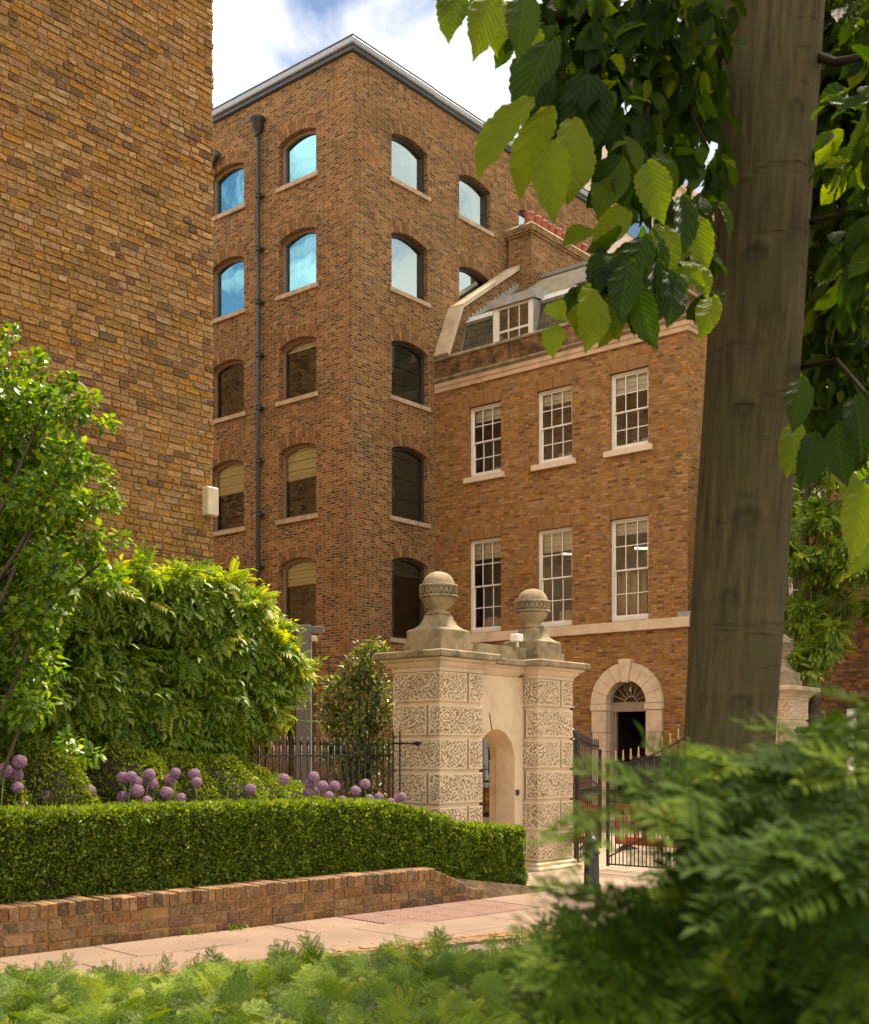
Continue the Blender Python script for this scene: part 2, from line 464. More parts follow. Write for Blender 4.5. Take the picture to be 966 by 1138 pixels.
def arch_loop(s0, s1, z0, z1, rise, n=10):
    """opening outline with a segmental head (z1 = springing)"""
    w = s1 - s0
    if rise <= 0: return [(s0, z0), (s1, z0), (s1, z1), (s0, z1)]
    r = (w * w / 4 + rise * rise) / (2 * rise); cz = z1 + rise - r; cs = (s0 + s1) / 2
    a = math.asin(min(1, w / 2 / r))
    if rise >= w / 2 - 1e-6: a = math.pi / 2
    return [(s0, z0), (s1, z0)] + [(cs + r * math.sin(a - 2 * a * i / n), cz + r * math.cos(a - 2 * a * i / n)) for i in range(n + 1)]


def P3(axis, plane, s, d, z):
    return (s, plane + d, z) if axis == 'q' else (plane + d, s, z)


def strip_frame(mb, loop, axis, plane, d0, d1, w, inset_z=True):
    """frame of width w following an opening outline, between depths d0 and d1"""
    n = len(loop); cs = sum(p[0] for p in loop) / n; cz = (min(p[1] for p in loop) + max(p[1] for p in loop)) / 2
    hs = (max(p[0] for p in loop) - min(p[0] for p in loop)) / 2; hz = (max(p[1] for p in loop) - min(p[1] for p in loop)) / 2
    inn = [(cs + (p[0] - cs) * (hs - w) / hs, cz + (p[1] - cz) * (hz - w) / hz) for p in loop]
    v = []
    for l, d in ((loop, d0), (inn, d0), (inn, d1), (loop, d1)):
        v += [P3(axis, plane, s, d, z) for s, z in l]
    f = []
    for k in range(4):
        kk = (k + 1) % 4
        for i in range(n):
            j = (i + 1) % n
            f.append((k * n + i, k * n + j, kk * n + j, kk * n + i))
    mb.add(v, f)
    return inn


def sheet(mb, loop, axis, plane, d):
    mb.add([P3(axis, plane, s, d, z) for s, z in loop], [tuple(range(len(loop)))])


def bx(mb, axis, plane, s0, s1, d0, d1, z0, z1):
    if axis == 'q': mb.box(s0, s1, plane + d0, plane + d1, z0, z1)
    else: mb.box(plane + d0, plane + d1, s0, s1, z0, z1)


def voussoirs(mb, back, s0, s1, z1, rise, h, axis, plane, out, n=13):
    """radial brick arch over a segmental (or flat) head; out = signed outward direction"""
    w = s1 - s0; cs = (s0 + s1) / 2
    if rise > 0:
        r = (w * w / 4 + rise * rise) / (2 * rise); cz = z1 + rise - r; a = math.asin(w / 2 / r)
        ray2 = lambda t, rr: (cs + rr * math.sin(-a + 2 * a * t), cz + rr * math.cos(-a + 2 * a * t))
        pt = lambda t, k: ray2(t, r + h * k)
    else:
        pt = lambda t, k: (cs + (t - .5) * (w + k * h * .65), z1 + h * k)
    g = .15 / n
    bk = [pt(i / n, 0) for i in range(n + 1)] + [pt(1 - i / n, 1) for i in range(n + 1)]
    back.add([P3(axis, plane, s, out * .003, z) for s, z in bk], [tuple(range(len(bk)))])
    for i in range(n):
        t0, t1 = i / n + g * .8, (i + 1) / n - g * .8
        segs = [(0.02, .98)] if (i % 2 or rise == 0) else [(0.02, .47), (.53, .98)]
        for k0, k1 in segs:
            q = [pt(t0, k0), pt(t1, k0), pt(t1, k1), pt(t0, k1)]
            jj = random.uniform(.005, .010) * out
            mb.loft([[P3(axis, plane, s, out * .001, z) for s, z in q], [P3(axis, plane, s, jj, z) for s, z in q]])


# ---------------------------------------------------------------- warehouse
W = thing('brick_warehouse', (PW, QW, 0), True, 'tall reddish brown brick warehouse with arched windows and flat roof, rising behind the garden', 'building')
FL = [(18.05, 19.28), (14.93, 16.48), (11.87, 13.40), (8.45, 10.38)]
RISE = .17
colsL = [(-25.55, -24.02, True), (-28.62, -27.08, True), (-31.7, -30.15, False)]
colsR = [(25.02, 26.60), (28.12, 29.70), (31.2, 32.78), (34.2, 35.5)]
holesL, holesR, wins = [], [], []
for c, (a, b, _) in enumerate(colsL):
    for k, (z0, z1) in enumerate(FL):
        holesL.append(arch_loop(a, b, z0, z1, RISE)); wins.append(('q', QW, a, b, z0, z1, k, c))
    z0 = .25 if c == 0 else 4.9
    holesL.append(arch_loop(a, b, z0, 7.13, RISE)); wins.append(('q', QW, a, b, z0, 7.13, 4, c))
for c, (a, b) in enumerate(colsR):
    for k, (z0, z1) in enumerate(FL + [(5.0, 7.2)]):
        if c > 0 and k > 1 or c == 2 and k > 0 or c == 3: continue
        holesR.append(arch_loop(a, b, z0, z1, RISE)); wins.append(('p', PW, a, b, z0, z1, k, c))
TOP = 21.02
facade('wall', [(-40, 0), (PW, 0), (PW, TOP), (-40, TOP)], holesL, QW, 'q', .26, M['brick_ware'], W)
facade('wall', [(QW, 0), (36, 0), (36, TOP), (QW, TOP)], holesR, PW, 'p', -.26, M['brick_ware'], W)
mb = MB(); mb.box(-40, PW - .02, 35.9, 36, 0, TOP - .02); mb.box(-40, -39.9, QW + .02, 35.88, 0, TOP - .02)
mb.build('rear_wall', M['brick_ware'], W)
mb = MB(); mb.box(-39.9, PW - .1, QW + .1, 35.9, TOP - .2, TOP - .1); mb.build('flat_roof', M['zinc_dark'], W)
for z in (4.2, 7.9, 11.2, 14.3, 17.4):
    pass
fl = MB()
for z in (4.25, 7.85, 11.1, 14.2, 17.3): fl.box(-39.9, PW - .35, QW + .35, 35.8, z, z + .25)
fl.box(-29.9, -29.7, QW + .4, 35.7, 0, 20.5); fl.box(-26.6, -26.4, QW + 4, 35.7, 0, 20.5); fl.box(-39, PW - .4, QW + 1.5, QW + 1.6, 0, 20.5)
fl.build('floor_slab', M['room'], W)
cp = MB()
L = [(-40.1, QW - .10), (PW + .10, QW - .10), (PW + .10, 36.1)]


def run_profile(mb, path, prof, closed=False):
    """extrude profile (outward offset, z) along a right-angled L path whose outward side is on its right"""
    loops = []
    for i, (x, y) in enumerate(path):
        if i == 0: d = Vector((path[1][0] - x, path[1][1] - y)).normalized(); o = Vector((d.y, -d.x))
        elif i == len(path) - 1: d = Vector((x - path[i - 1][0], y - path[i - 1][1])).normalized(); o = Vector((d.y, -d.x))
        else:
            d1 = Vector((x - path[i - 1][0], y - path[i - 1][1])).normalized(); d2 = Vector((path[i + 1][0] - x, path[i + 1][1] - y)).normalized()
            o = Vector((d1.y, -d1.x)) + Vector((d2.y, -d2.x))
        loops.append([(x + o.x * a, y + o.y * a, z) for a, z in prof])
    mb.loft(loops)


base = [(-40, QW), (PW, QW), (PW, 36)]
run_profile(cp, base, [(.003, TOP - .13), (.09, TOP - .10), (.09, TOP + .02), (-.3, TOP + .02), (-.3, TOP - .13)])
cp.build('cornice', M['zinc_dark'], W)
cp = MB(); run_profile(cp, base, [(-.28, TOP + .02), (.14, TOP + .02), (.16, TOP + .05), (.16, TOP + .17), (.10, TOP + .24), (-.28, TOP + .24)])
cp.build('roof_coping', M['zinc'], W)
cp = MB(); run_profile(cp, base, [(-.3, TOP + .24), (.12, TOP + .24), (.12, TOP + .275), (-.3, TOP + .275)]); cp.build('roof_edge', M['zinc_dark'], W)
va, vb = MB(), MB()
for ax, pl, a, b, z0, z1, k, c in wins:
    out = -1 if ax == 'q' else 1
    ins = -out
    mbf = MB()
    lp = arch_loop(a + .001, b - .001, z0 + .001, z1, RISE)
    inn = strip_frame(mbf, lp, ax, pl, ins * .15, ins * .25, .085)
    if k == 4 and ax == 'q' and c == 0:
        bx(mbf, ax, pl, a + .05, b - .05, ins * .165, ins * .24, 3.85, 4.45)
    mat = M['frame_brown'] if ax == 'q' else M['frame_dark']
    f = mbf.build('window', mat, W)
    g = MB(); sheet(g, inn, ax, pl, ins * .215)
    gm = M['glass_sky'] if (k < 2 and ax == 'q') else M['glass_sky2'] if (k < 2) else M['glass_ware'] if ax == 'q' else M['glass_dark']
    g.build('pane', gm, f)
    if k < 4 or ax == 'p' or c:
        s_ = MB(); bx(s_, ax, pl, a - .09, b + .09, -ins * .06, ins * .20, z0 - .12, z0 + .001)
        s_.build('sill', M['sill'], f)
    if k >= 2 and not (k == 2 and ax == 'q' and c == 1):
        top = z1 + RISE
        low = {2: top - .28, 3: top - (.95 if ax == 'q' else 1.95), 4: top - .75}[k]
        if ax == 'p': low = {2: z0 + .02, 3: z0 + .05, 4: z1 - .35}[k]  # topmost one is a dark sheet added so the window looks dark
        bl = MB(); n = 7
        for i in range(n):   # folds of a soft blind
            t0, t1 = low + (top - low) * i / n, low + (top - low) * (i + 1) / n
            dd = ins * (.25 + .02 * (i % 2))
            bx(bl, ax, pl, a - .05, b + .05, dd, dd + ins * .012, t0, t1 - .012)
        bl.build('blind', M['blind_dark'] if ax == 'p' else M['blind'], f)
    va, vb = MB(), MB()
    voussoirs(va, vb, a - .02, b + .02, z1 - .0, RISE, .34, ax, pl, out)
    ao = va.build('brick_arch', M['bricks_arch'], f); vb.build('arch_joint', M['mortar_dark'], f)
# emissive panel inside the side window, standing for a lit reflection
x = MB(); x.box(-24.3, -24.25, 25.6, 26.2, 5.2, 6.5); x.build('glow_panel', M['window_glow'], W)
# rain pipe
dp = thing('downpipe', (-26.3, QW, 0), True, 'black cast iron rain pipe with hopper running down the warehouse front between window columns', 'downpipe')
m = MB(); m.tube([(-26.3, QW - .13, 0), (-26.3, QW - .13, 19.9)], .062, 12)
m.build('pipe', M['pipe'], dp)
m = MB(); m.lathe((-26.3, QW - .15, 19.75), [(.06, 0), (.075, .08), (.09, .14), (.17, .24), (.18, .42), (.24, .47), (.24, .53), (.21, .53), (.17, .40)], 20)
m.build('hopper', M['pipe'], dp)
for i in range(12):
    z = .9 + i * 1.55
    m = MB(); m.lathe((-26.3, QW - .13, z), [(.065, 0), (.085, .01), (.085, .05), (.07, .07), (.07, .11), (.085, .12), (.085, .15), (.065, .16)], 16)
    m.box(-26.44, -26.16, QW - .07, QW + .002, z + .03, z + .1)
    m.build('pipe_bracket', M['pipe'], dp)
# small cast ornament by the top left window
orn = thing('wall_ornament', (-28.3, QW, 19.5), True, 'small dark iron figure fixed on the warehouse brick above the top left window', 'ornament')
m = MB(); m.tube([(-28.75, QW - .05, 19.45), (-28.5, QW - .12, 19.62), (-28.25, QW - .14, 19.74), (-28.05, QW - .16, 19.86)], [.05, .09, .11, .05], 8)
m.tube([(-28.25, QW - .14, 19.74), (-28.2, QW - .14, 19.95), (-28.28, QW - .14, 20.0)], [.07, .05, .03], 8)
m.tube([(-28.2, QW - .1, 19.74), (-27.98, QW - .15, 19.78)], [.05, .04], 8)
m.build('figure', M['pipe'], orn)

# ---------------------------------------------------------------- pale block behind
pb = thing('pale_block', (-23, 36.3, 0), True, 'pale stone clad office block glimpsed through the leaves behind the warehouse', 'building')
m = MB(); m.box(-45, -22.4, 36.3, 60, 0, 23.6); m.build('wall', M['pale_clad'], pb)
m = MB(); m.rects(-45, -22.4, 36.3, 60, [(.0, 23.6), (.15, 23.65), (.15, 23.9), (0, 23.95)]); m.build('parapet', M['stone'], pb)
for k in range(6):
    for j in range(5):
        q0 = 37.3 + j * 3.4; z0 = 20.6 - k * 3.6
        m = MB(); m.box(-22.42, -22.36, q0, q0 + 1.9, z0, z0 + 2.1); m.build('window', M['glass_sky2'], pb)

# ---------------------------------------------------------------- house
H = thing('georgian_house', (-14.33, QH, 0), True, 'warm brown brick georgian house with white sash windows, stone door arch and slate roof', 'house')
hx0, hx1 = PW + .001, -14.33
wc = [-20.76, -18.37, -16.03]; ww = .58
holes = [arch_loop(c - ww, c + ww, 9.66, 11.72, 0) for c in wc] + [arch_loop(c - ww, c + ww, 5.19, 7.88, 0) for c in wc]
dcx = -16.06
holes.append(arch_loop(dcx - .62, dcx + .62, .05, 3.03, .62, 20))
holes.append(arch_loop(-20.9, -19.7, .9, 3.0, 0)); 
HT = 13.3
facade('wall', [(hx0, 0), (hx1, 0), (hx1, HT), (hx0, HT)], holes, QH, 'q', .13, M['brick_house'], H)
facade('wall', [(QH, 0), (35.2, 0), (35.2, HT), (31.1, 16.4), (QH + 1.0, 14.6), (QH, HT)], [], hx1, 'p', -.2, M['brick_house'], H)
m = MB(); m.box(hx0 + .01, hx1 - .02, 35.0, 35.2, 0, HT); m.build('rear_wall', M['brick_house'], H)
# rooms behind the glass
rm = MB()
rm.box(hx0 + .2, dcx - 1.2, QH + 2.0, QH + 2.1, 0, 12.9); rm.box(dcx - 1.2, hx1 - .2, QH + 2.0, QH + 2.1, 4.7, 12.9)
for z in (4.7, 8.6, 12.75): rm.box(hx0 + .2, hx1 - .2, QH + .35, QH + 3.6, z, z + .3)
for p in (-19.55, -17.2): rm.box(p - .06, p + .06, QH + .4, QH + 3.6, 5.0, 12.7)
rm.box(hx0 + .02, hx0 + .06, QH + .2, QH + 2.1, 4.7, 12.9)
rm.build('room_partition', M['room'], H)
# stone bands
m = MB(); m.box(hx0 + .01, hx1 + .09, QH - .09, QH - .001, 4.91, 5.17); m.box(hx1 + .002, hx1 + .09, QH, QH + .12, 4.91, 5.17)
m.build('string_course', M['stone_clean'], H)
m = MB(); m.box(hx1 - .25, hx1 + .13, QH - .06, QH + .5, 5.17, 5.30); m.build('lead_flashing', M['lead'], H)
m = MB(); pth = [(hx0 + .01, QH), (hx1, QH), (hx1, 35.2)]
run_profile(m, pth[:2] + [(hx1, QH + .55)], [(.001, 12.36), (.06, 12.36), (.06, 12.48), (.09, 12.50), (.09, 12.62), (.001, 12.62)])
m.build('cornice', M['stone_band'], H)
m = MB(); run_profile(m, pth[:2] + [(hx1, QH + .5)], [(.001, 12.62), (.10, 12.63), (.13, 12.67), (.16, 12.68), (.16, 12.73), (.13, 12.75), (.001, 12.76)])
m.build('cornice_drip', M['stone_weather'], H)
m = MB(); run_profile(m, pth, [(-.25, HT), (.03, HT), (.05, HT + .02), (.05, HT + .07), (.02, HT + .1), (-.25, HT + .1)]); m.build('parapet_coping', M['stone_weather'], H)
# party wall coping following the mansard
def slab_path(mb, pts, p0, p1, th):
    for (q0, z0), (q1, z1) in zip(pts[:-1], pts[1:]):
        d = Vector((q1 - q0, z1 - z0)).normalized(); n = Vector((-d.y, d.x)) * th
        mb.loft([[(p0, q0, z0), (p0, q0 + n.x, z0 + n.y), (p1, q0 + n.x, z0 + n.y), (p1, q0, z0)], [(p0, q1, z1), (p0, q1 + n.x, z1 + n.y), (p1, q1 + n.x, z1 + n.y), (p1, q1, z1)]])
rake = [(27.02, 13.42), (27.68, 15.0), (31.1, 17.42)]
m = MB(); slab_path(m, rake, -22.59, -22.06, .12); m.build('gable_coping', M['stone'], H)
m = MB(); poly = [(27.1, 13.3), (27.02, 13.42), (27.68, 15.0), (31.1, 17.42), (34.5, 15.0), (35.2, 13.3)]
m.loft([[(p, q, z) for q, z in poly] for p in (-22.55, -22.14)]); m.build('gable_parapet', M['brick_ware'], H)
# slates
m = MB(); slab_path(m, [(27.55, 13.05), (27.95, 14.55)], -22.13, hx1 - .2, .05); m.build('mansard_slope', M['slate'], H)
m = MB(); slab_path(m, [(27.92, 14.52), (31.1, 16.75)], -22.13, hx1 - .05, .05); slab_path(m, [(31.1, 16.75), (34.3, 14.5), (34.8, 13.1)], -22.13, hx1 - .05, .05); m.build('roof', M['slate'], H)
m = MB(); slab_path(m, [(27.86, 14.50), (28.08, 14.72)], -22.12, hx1 - .15, .10); slab_path(m, [(30.98, 16.75), (31.2, 16.80)], -22.12, hx1, .10)
for i in range(26):   # stepped flashing up the party wall
    t = i / 25
    if t < .35: q, z = 27.6 + (27.98 - 27.6) * t / .35, 13.2 + (14.6 - 13.2) * t / .35
    else: q, z = 27.98 + (31.0 - 27.98) * (t - .35) / .65, 14.6 + (16.75 - 14.6) * (t - .35) / .65
    m.box(-22.14, -22.125, q - .06, q + .12, z - .02, z + .22)
m.build('roof_flashing', M['lead'], H)


def sash(parent, name, s0, s1, z0, z1, plane, d, rows=(2, 2), cols=3, split=.5, wmat='white'):
    """double hung sash: box frame, two sashes with glazing bars, panes as a sub-part"""
    f = MB(); fw = .055
    f.box(s0, s0 + fw, plane + d, plane + d + .12, z0, z1); f.box(s1 - fw, s1, plane + d, plane + d + .12, z0, z1)
    f.box(s0 + fw, s1 - fw, plane + d, plane + d + .12, z1 - fw, z1); f.box(s0 + fw, s1 - fw, plane + d - .01, plane + d + .12, z0, z0 + .09)
    zm = z0 + (z1 - z0) * split
    a, b = s0 + fw, s1 - fw
    for (za, zb, dd, nr) in ((zm - .02, z1 - fw, .035, rows[0]), (z0 + .09, zm + .02, .075, rows[1])):
        y0, y1 = plane + d + dd, plane + d + dd + .035
        rw = .042
        f.box(a, a + rw, y0, y1, za, zb); f.box(b - rw, b, y0, y1, za, zb)
        f.box(a + rw, b - rw, y0, y1, za, za + rw + (.03 if dd > .05 else 0)); f.box(a + rw, b - rw, y0, y1, zb - rw, zb)
        for i in range(1, cols):
            x = a + (b - a) * i / cols; f.box(x - .013, x + .013, y0 + .004, y1 - .004, za + rw, zb - rw)
        for i in range(1, nr):
            z = za + (zb - za) * i / nr; f.box(a + rw, b - rw, y0 + .006, y1 - .006, z - .013, z + .013)
    o = f.build('window', M[wmat], parent)
    g = MB()
    for (za, zb, dd) in ((zm, z1 - fw - .02, .052), (z0 + .1, zm, .092)):
        tilt = random.uniform(-.004, .004)
        g.add([(a + .01, plane + d + dd, za), (b - .01, plane + d + dd + tilt, za), (b - .01, plane + d + dd + tilt, zb), (a + .01, plane + d + dd, zb)], [(0, 1, 2, 3)])
    g.build('pane', M['glass'], o)
    return o


for i, c in enumerate(wc):
    for fl_, (z0, z1) in enumerate(((9.68, 11.72), (5.20, 7.88))):
        o = sash(H, 'window', c - ww + .005, c + ww - .005, z0, z1 - .004, QH, .10)
        if fl_ == 0:
            s_ = MB(); s_.box(c - ww - .13, c + ww + .13, QH - .10, QH + .12, z0 - .15, z0 - .001); s_.build('sill', M['sill_white'], o)
        b_ = MB(); drop = (.42, .38, .5)[i] if fl_ == 0 else (.55, .6, .4)[i]
        for k in range(4):
            b_.box(c - ww, c + ww, QH + .235 + .012 * (k % 2), QH + .25 + .012 * (k % 2), z1 - drop * (k + 1) / 4, z1 - drop * k / 4 - .01)
        b_.build('blind', M['blind'], o)
        if fl_ == 1 and i:
            l_ = MB(); l_.bar((c - .35, QH + .9, z1 - .45 - .1 * i), (c + .55, QH + 1.7, z1 - .45 - .1 * i), .07, .05); l_.build('tube_light', M['tube_light'], o)
        if fl_ == 1 and i == 2:
            cu = MB()
            for k in range(9):
                x = c - .5 + k * .1; cu.tube([(x, QH + .36, z0 + .1), (x + .03 * math.sin(k * 2), QH + .36 + .03 * (k % 2), z0 + 1.3)], [.075, .05], 8)
            cu.build('curtain', M['curtain'], o)
        if fl_ == 1 and i < 2:
            k_ = MB()
            if i == 0: k_.bbox(c - .3, c + .42, QH + .34, QH + .7, z0 + .1, z0 + .42, .02); k_.bbox(c - .2, c + .2, QH + .36, QH + .6, z0 + .42, z0 + .47, .01)
            else:
                for k in range(11): k_.box(c - .05 + k * .055, c - .012 + k * .055, QH + .34, QH + .6, z0 + .1, z0 + .42 + .05 * random.random())
            k_.build('shelf_clutter', M['paper'], o)
        if fl_ == 0:
            k_ = MB(); r_ = random.Random(i)
            for k in range(5):
                x = c + r_.uniform(-.1, .45); k_.lathe((x, QH + .42, z0 + .09), [(.02, 0), (.09, .03), (.11, .09), (.08, .15 + .08 * r_.random()), (.02, .22)], 8)
            k_.build('shelf_clutter', M['paper'], o)
va, vb = MB(), MB()
for c in wc:
    for z1 in (11.72, 7.88):
        va, vb = MB(), MB(); voussoirs(va, vb, c - ww - .02, c + ww + .02, z1, 0, .32, 'q', QH, -1, 18)
        ao = va.build('flat_arch', M['bricks_harch'], H); vb.build('arch_joint', M['mortar'], ao)

# door surround
m = MB(); ro, ri, zs = 1.06, .60, 3.03
nv = 9
for i in range(nv):
    a0, a1 = math.pi * i / nv, math.pi * (i + 1) / nv
    key = i == nv // 2
    rO = ro + (.10 if key else 0); rI = ri - (.05 if key else 0); dd = .17 if key else .12
    g = .006; n = 4
    pts = [(dcx + rI * math.cos(a0 + g / rI + (a1 - a0 - 2 * g / rI) * k / n), zs + rI * math.sin(a0 + g / rI + (a1 - a0 - 2 * g / rI) * k / n)) for k in range(n + 1)]
    pts += [(dcx + rO * math.cos(a1 - g / rO - (a1 - a0 - 2 * g / rO) * k / n), zs + rO * math.sin(a1 - g / rO - (a1 - a0 - 2 * g / rO) * k / n)) for k in range(n + 1)]
    m.loft([[(s, QH - d, z) for s, z in pts] for d in (-.12, dd)])
for sd in (-1, 1):
    z = .05
    for k, h in enumerate((.62, .55, .55, .5, .58)):
        a, b = dcx + sd * ri, dcx + sd * (ro - .02 - .03 * (k % 2))
        m.bbox(min(a, b), max(a, b), QH - .12, QH + .12, z + .006, z + h - .004, .008); z += h
    m.bbox(*sorted((dcx + sd * (ri - .03), dcx + sd * (ro + .01))), QH - .15, QH + .12, z + .001, z + .17, .01)
m.build('door_surround', M['stone_clean'], H)
m = MB()
m.box(dcx - ri, dcx + ri, QH + .10, QH + .24, 2.82, 3.02); m.box(dcx - ri, dcx - ri + .10, QH + .10, QH + .24, .05, 2.82); m.box(dcx + ri - .10, dcx + ri, QH + .10, QH + .24, .05, 2.82)
m.box(dcx - ri + .10, dcx - ri + .16, QH + .15, QH + .24, .05, 2.82); m.box(dcx + ri - .16, dcx + ri - .1, QH + .15, QH + .24, .05, 2.82)
df = m.build('door_frame', simple('taupe_paint', (.30, .22, .17), .5), H)
fan = MB(); lp = arch_loop(dcx - ri + .002, dcx + ri - .002, 3.02, 3.03, ri - .002, 20)
strip_frame(fan, lp, 'q', QH, .13, .2, .05)
for k in range(1, 8):
    a = math.pi * k / 8; fan.bar((dcx + .18 * math.cos(a), QH + .165, 3.04 + .18 * math.sin(a)), (dcx + (ri - .03) * math.cos(a), QH + .165, 3.04 + (ri - .03) * math.sin(a)), .022)
for k in range(12):
    a0, a1 = math.pi * k / 12, math.pi * (k + 1) / 12
    fan.bar((dcx + .18 * math.cos(a0), QH + .165, 3.04 + .18 * math.sin(a0)), (dcx + .18 * math.cos(a1), QH + .165, 3.04 + .18 * math.sin(a1)), .03)
fo = fan.build('fanlight', df.data.materials[0], H)
g = MB(); sheet(g, lp, 'q', QH, .17); g.build('pane', M['glass_dark'], fo)
# house number in the fanlight
cu = bpy.data.curves.new('number', 'FONT'); cu.body = '4'; cu.size = .2; cu.extrude = .004; cu.align_x = 'CENTER'
t_ = bpy.data.objects.new('tmp', cu); COL.objects.link(t_); bpy.context.view_layer.update()
me = bpy.data.meshes.new_from_object(t_); bpy.data.objects.remove(t_)
no = bpy.data.objects.new('house_number', me); COL.objects.link(no); me.materials.append(M['paper']); no.parent = fo
org, _g = FR[fo.name]; no.location = Vector((dcx, QH + .12, 3.33)) - org; no.rotation_euler = (R(90), 0, 0)
# hall seen through the open door
m = MB(); m.box(dcx - .9, dcx + .9, QH + 2.2, QH + 2.3, 0, 3.2); m.box(dcx - .95, dcx - .9, QH + .3, QH + 2.2, 0, 3.2); m.box(dcx + .9, dcx + .95, QH + .3, QH + 2.2, 0, 3.2); m.box(dcx - .9, dcx + .9, QH + .3, QH + 2.2, 2.95, 3.0)
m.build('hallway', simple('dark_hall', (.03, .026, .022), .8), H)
m = MB(); m.box(dcx + .02, dcx + .24, QH + 2.16, QH + 2.19, 1.75, 2.1); m.box(dcx + .3, dcx + .6, QH + 2.16, QH + 2.19, 1.5, 1.8); m.build('notice', M['slate_grey'], H)
m = MB(); m.bbox(dcx - 1.0, dcx + 1.0, QH - .75, QH - .13, 0, .13, .01); m.build('door_step', M['stone_clean'], H)
# ground floor window on the left, with a pale blue surround
o = sash(H, 'window', -20.85, -19.75, .95, 2.96, QH, .06, wmat='paleblue')
m = MB(); m.box(-21.05, -19.55, QH - .14, QH - .001, 2.98, 3.1); m.box(-21.0, -19.6, QH - .09, QH - .001, .75, .9); m.build('window_hood', M['paleblue'], o)

# dormers
def dormer(c, w=.70, z0=13.10, z1=14.74):
    pl = 27.52
    m = MB(); m.box(c - w, c - w + .13, pl, pl + .12, z0, z1 - .15); m.box(c + w - .13, c + w, pl, pl + .12, z0, z1 - .15)
    m.box(c - w + .131, c + w - .131, pl + .005, pl + .12, z0, z0 + .12)
    d = m.build('dormer', M['white'], H)
    s_ = MB(); s_.box(c - w - .03, c - w - .002, pl + .02, pl + 1.3, z0, z1 - .15); s_.box(c + w + .002, c + w + .03, pl + .02, pl + 1.3, z0, z1 - .15); s_.build('dormer_cheek', M['lead'], d)
    t_ = MB(); t_.loft([[(c - w - .10, q, z), (c + w + .10, q, z), (c + w + .10, q, z + .24), (c - w - .10, q, z + .24)] for q, z in ((pl - .09, z1 - .15), (pl + 1.3, z1 - .02))]); t_.build('dormer_roof', M['lead'], d)
    f = MB(); a, b = c - w + .13, c + w - .13
    za, zb = z0 + .12, z1 - .15
    f.box(a, a + .05, pl + .03, pl + .09, za, zb); f.box(b - .05, b, pl + .03, pl + .09, za, zb); f.box(a + .05, b - .05, pl + .03, pl + .09, zb - .06, zb); f.box(a + .05, b - .05, pl + .03, pl + .09, za, za + .07)
    f.box(a + .05, b - .05, pl + .035, pl + .085, (za + zb) / 2 - .05, (za + zb) / 2 + .01)
    for k in (1, 2): x = a + (b - a) * k / 3; f.box(x - .012, x + .012, pl + .04, pl + .08, za + .07, zb - .06)
    f.build('casement', M['white'], d)
    g = MB(); g.box(a, b, pl + .055, pl + .06, za, zb); g.build('pane', M['glass'], d)
    i = MB(); i.box(a, b, pl + .5, pl + .52, za, zb); i.build('room_wall', M['room'], d)
dormer(-20.15); dormer(-17.25, .66, 13.1, 14.74)

# chimney stack
m = MB(); c0, c1, e0, e1 = -22.5, -21.6, 30.5, 34.15
m.rects(c0, c1, e0, e1, [(0, 15.2), (0, 18.02), (.05, 18.02), (.05, 18.10), (.09, 18.10), (.09, 18.26), (.03, 18.26), (.03, 18.36)])
ch = m.build('chimney', M['brick_ware'], H)
m = MB(); m.rects(c0, c1, e0, e1, [(.10, 18.262), (.11, 18.30), (.0, 18.41)]); m.build('chimney_cap', M['stone_weather'], ch)
pot = None
for k in range(9):
    q = e0 + .28 + k * (e1 - e0 - .5) / 8.0
    m = MB(); m.lathe((c1 - .3, q, 18.38), [(.15, 0), (.145, .30), (.15, .36), (.17, .38), (.17, .44), (.155, .455), (.11, .455), (.11, .2)], 16)
    m.build('chimney_pot', M['terra'], ch)

# ---------------------------------------------------------------- gateway
def side_seed(x): return abs(math.sin(x * 12.9)) * .6


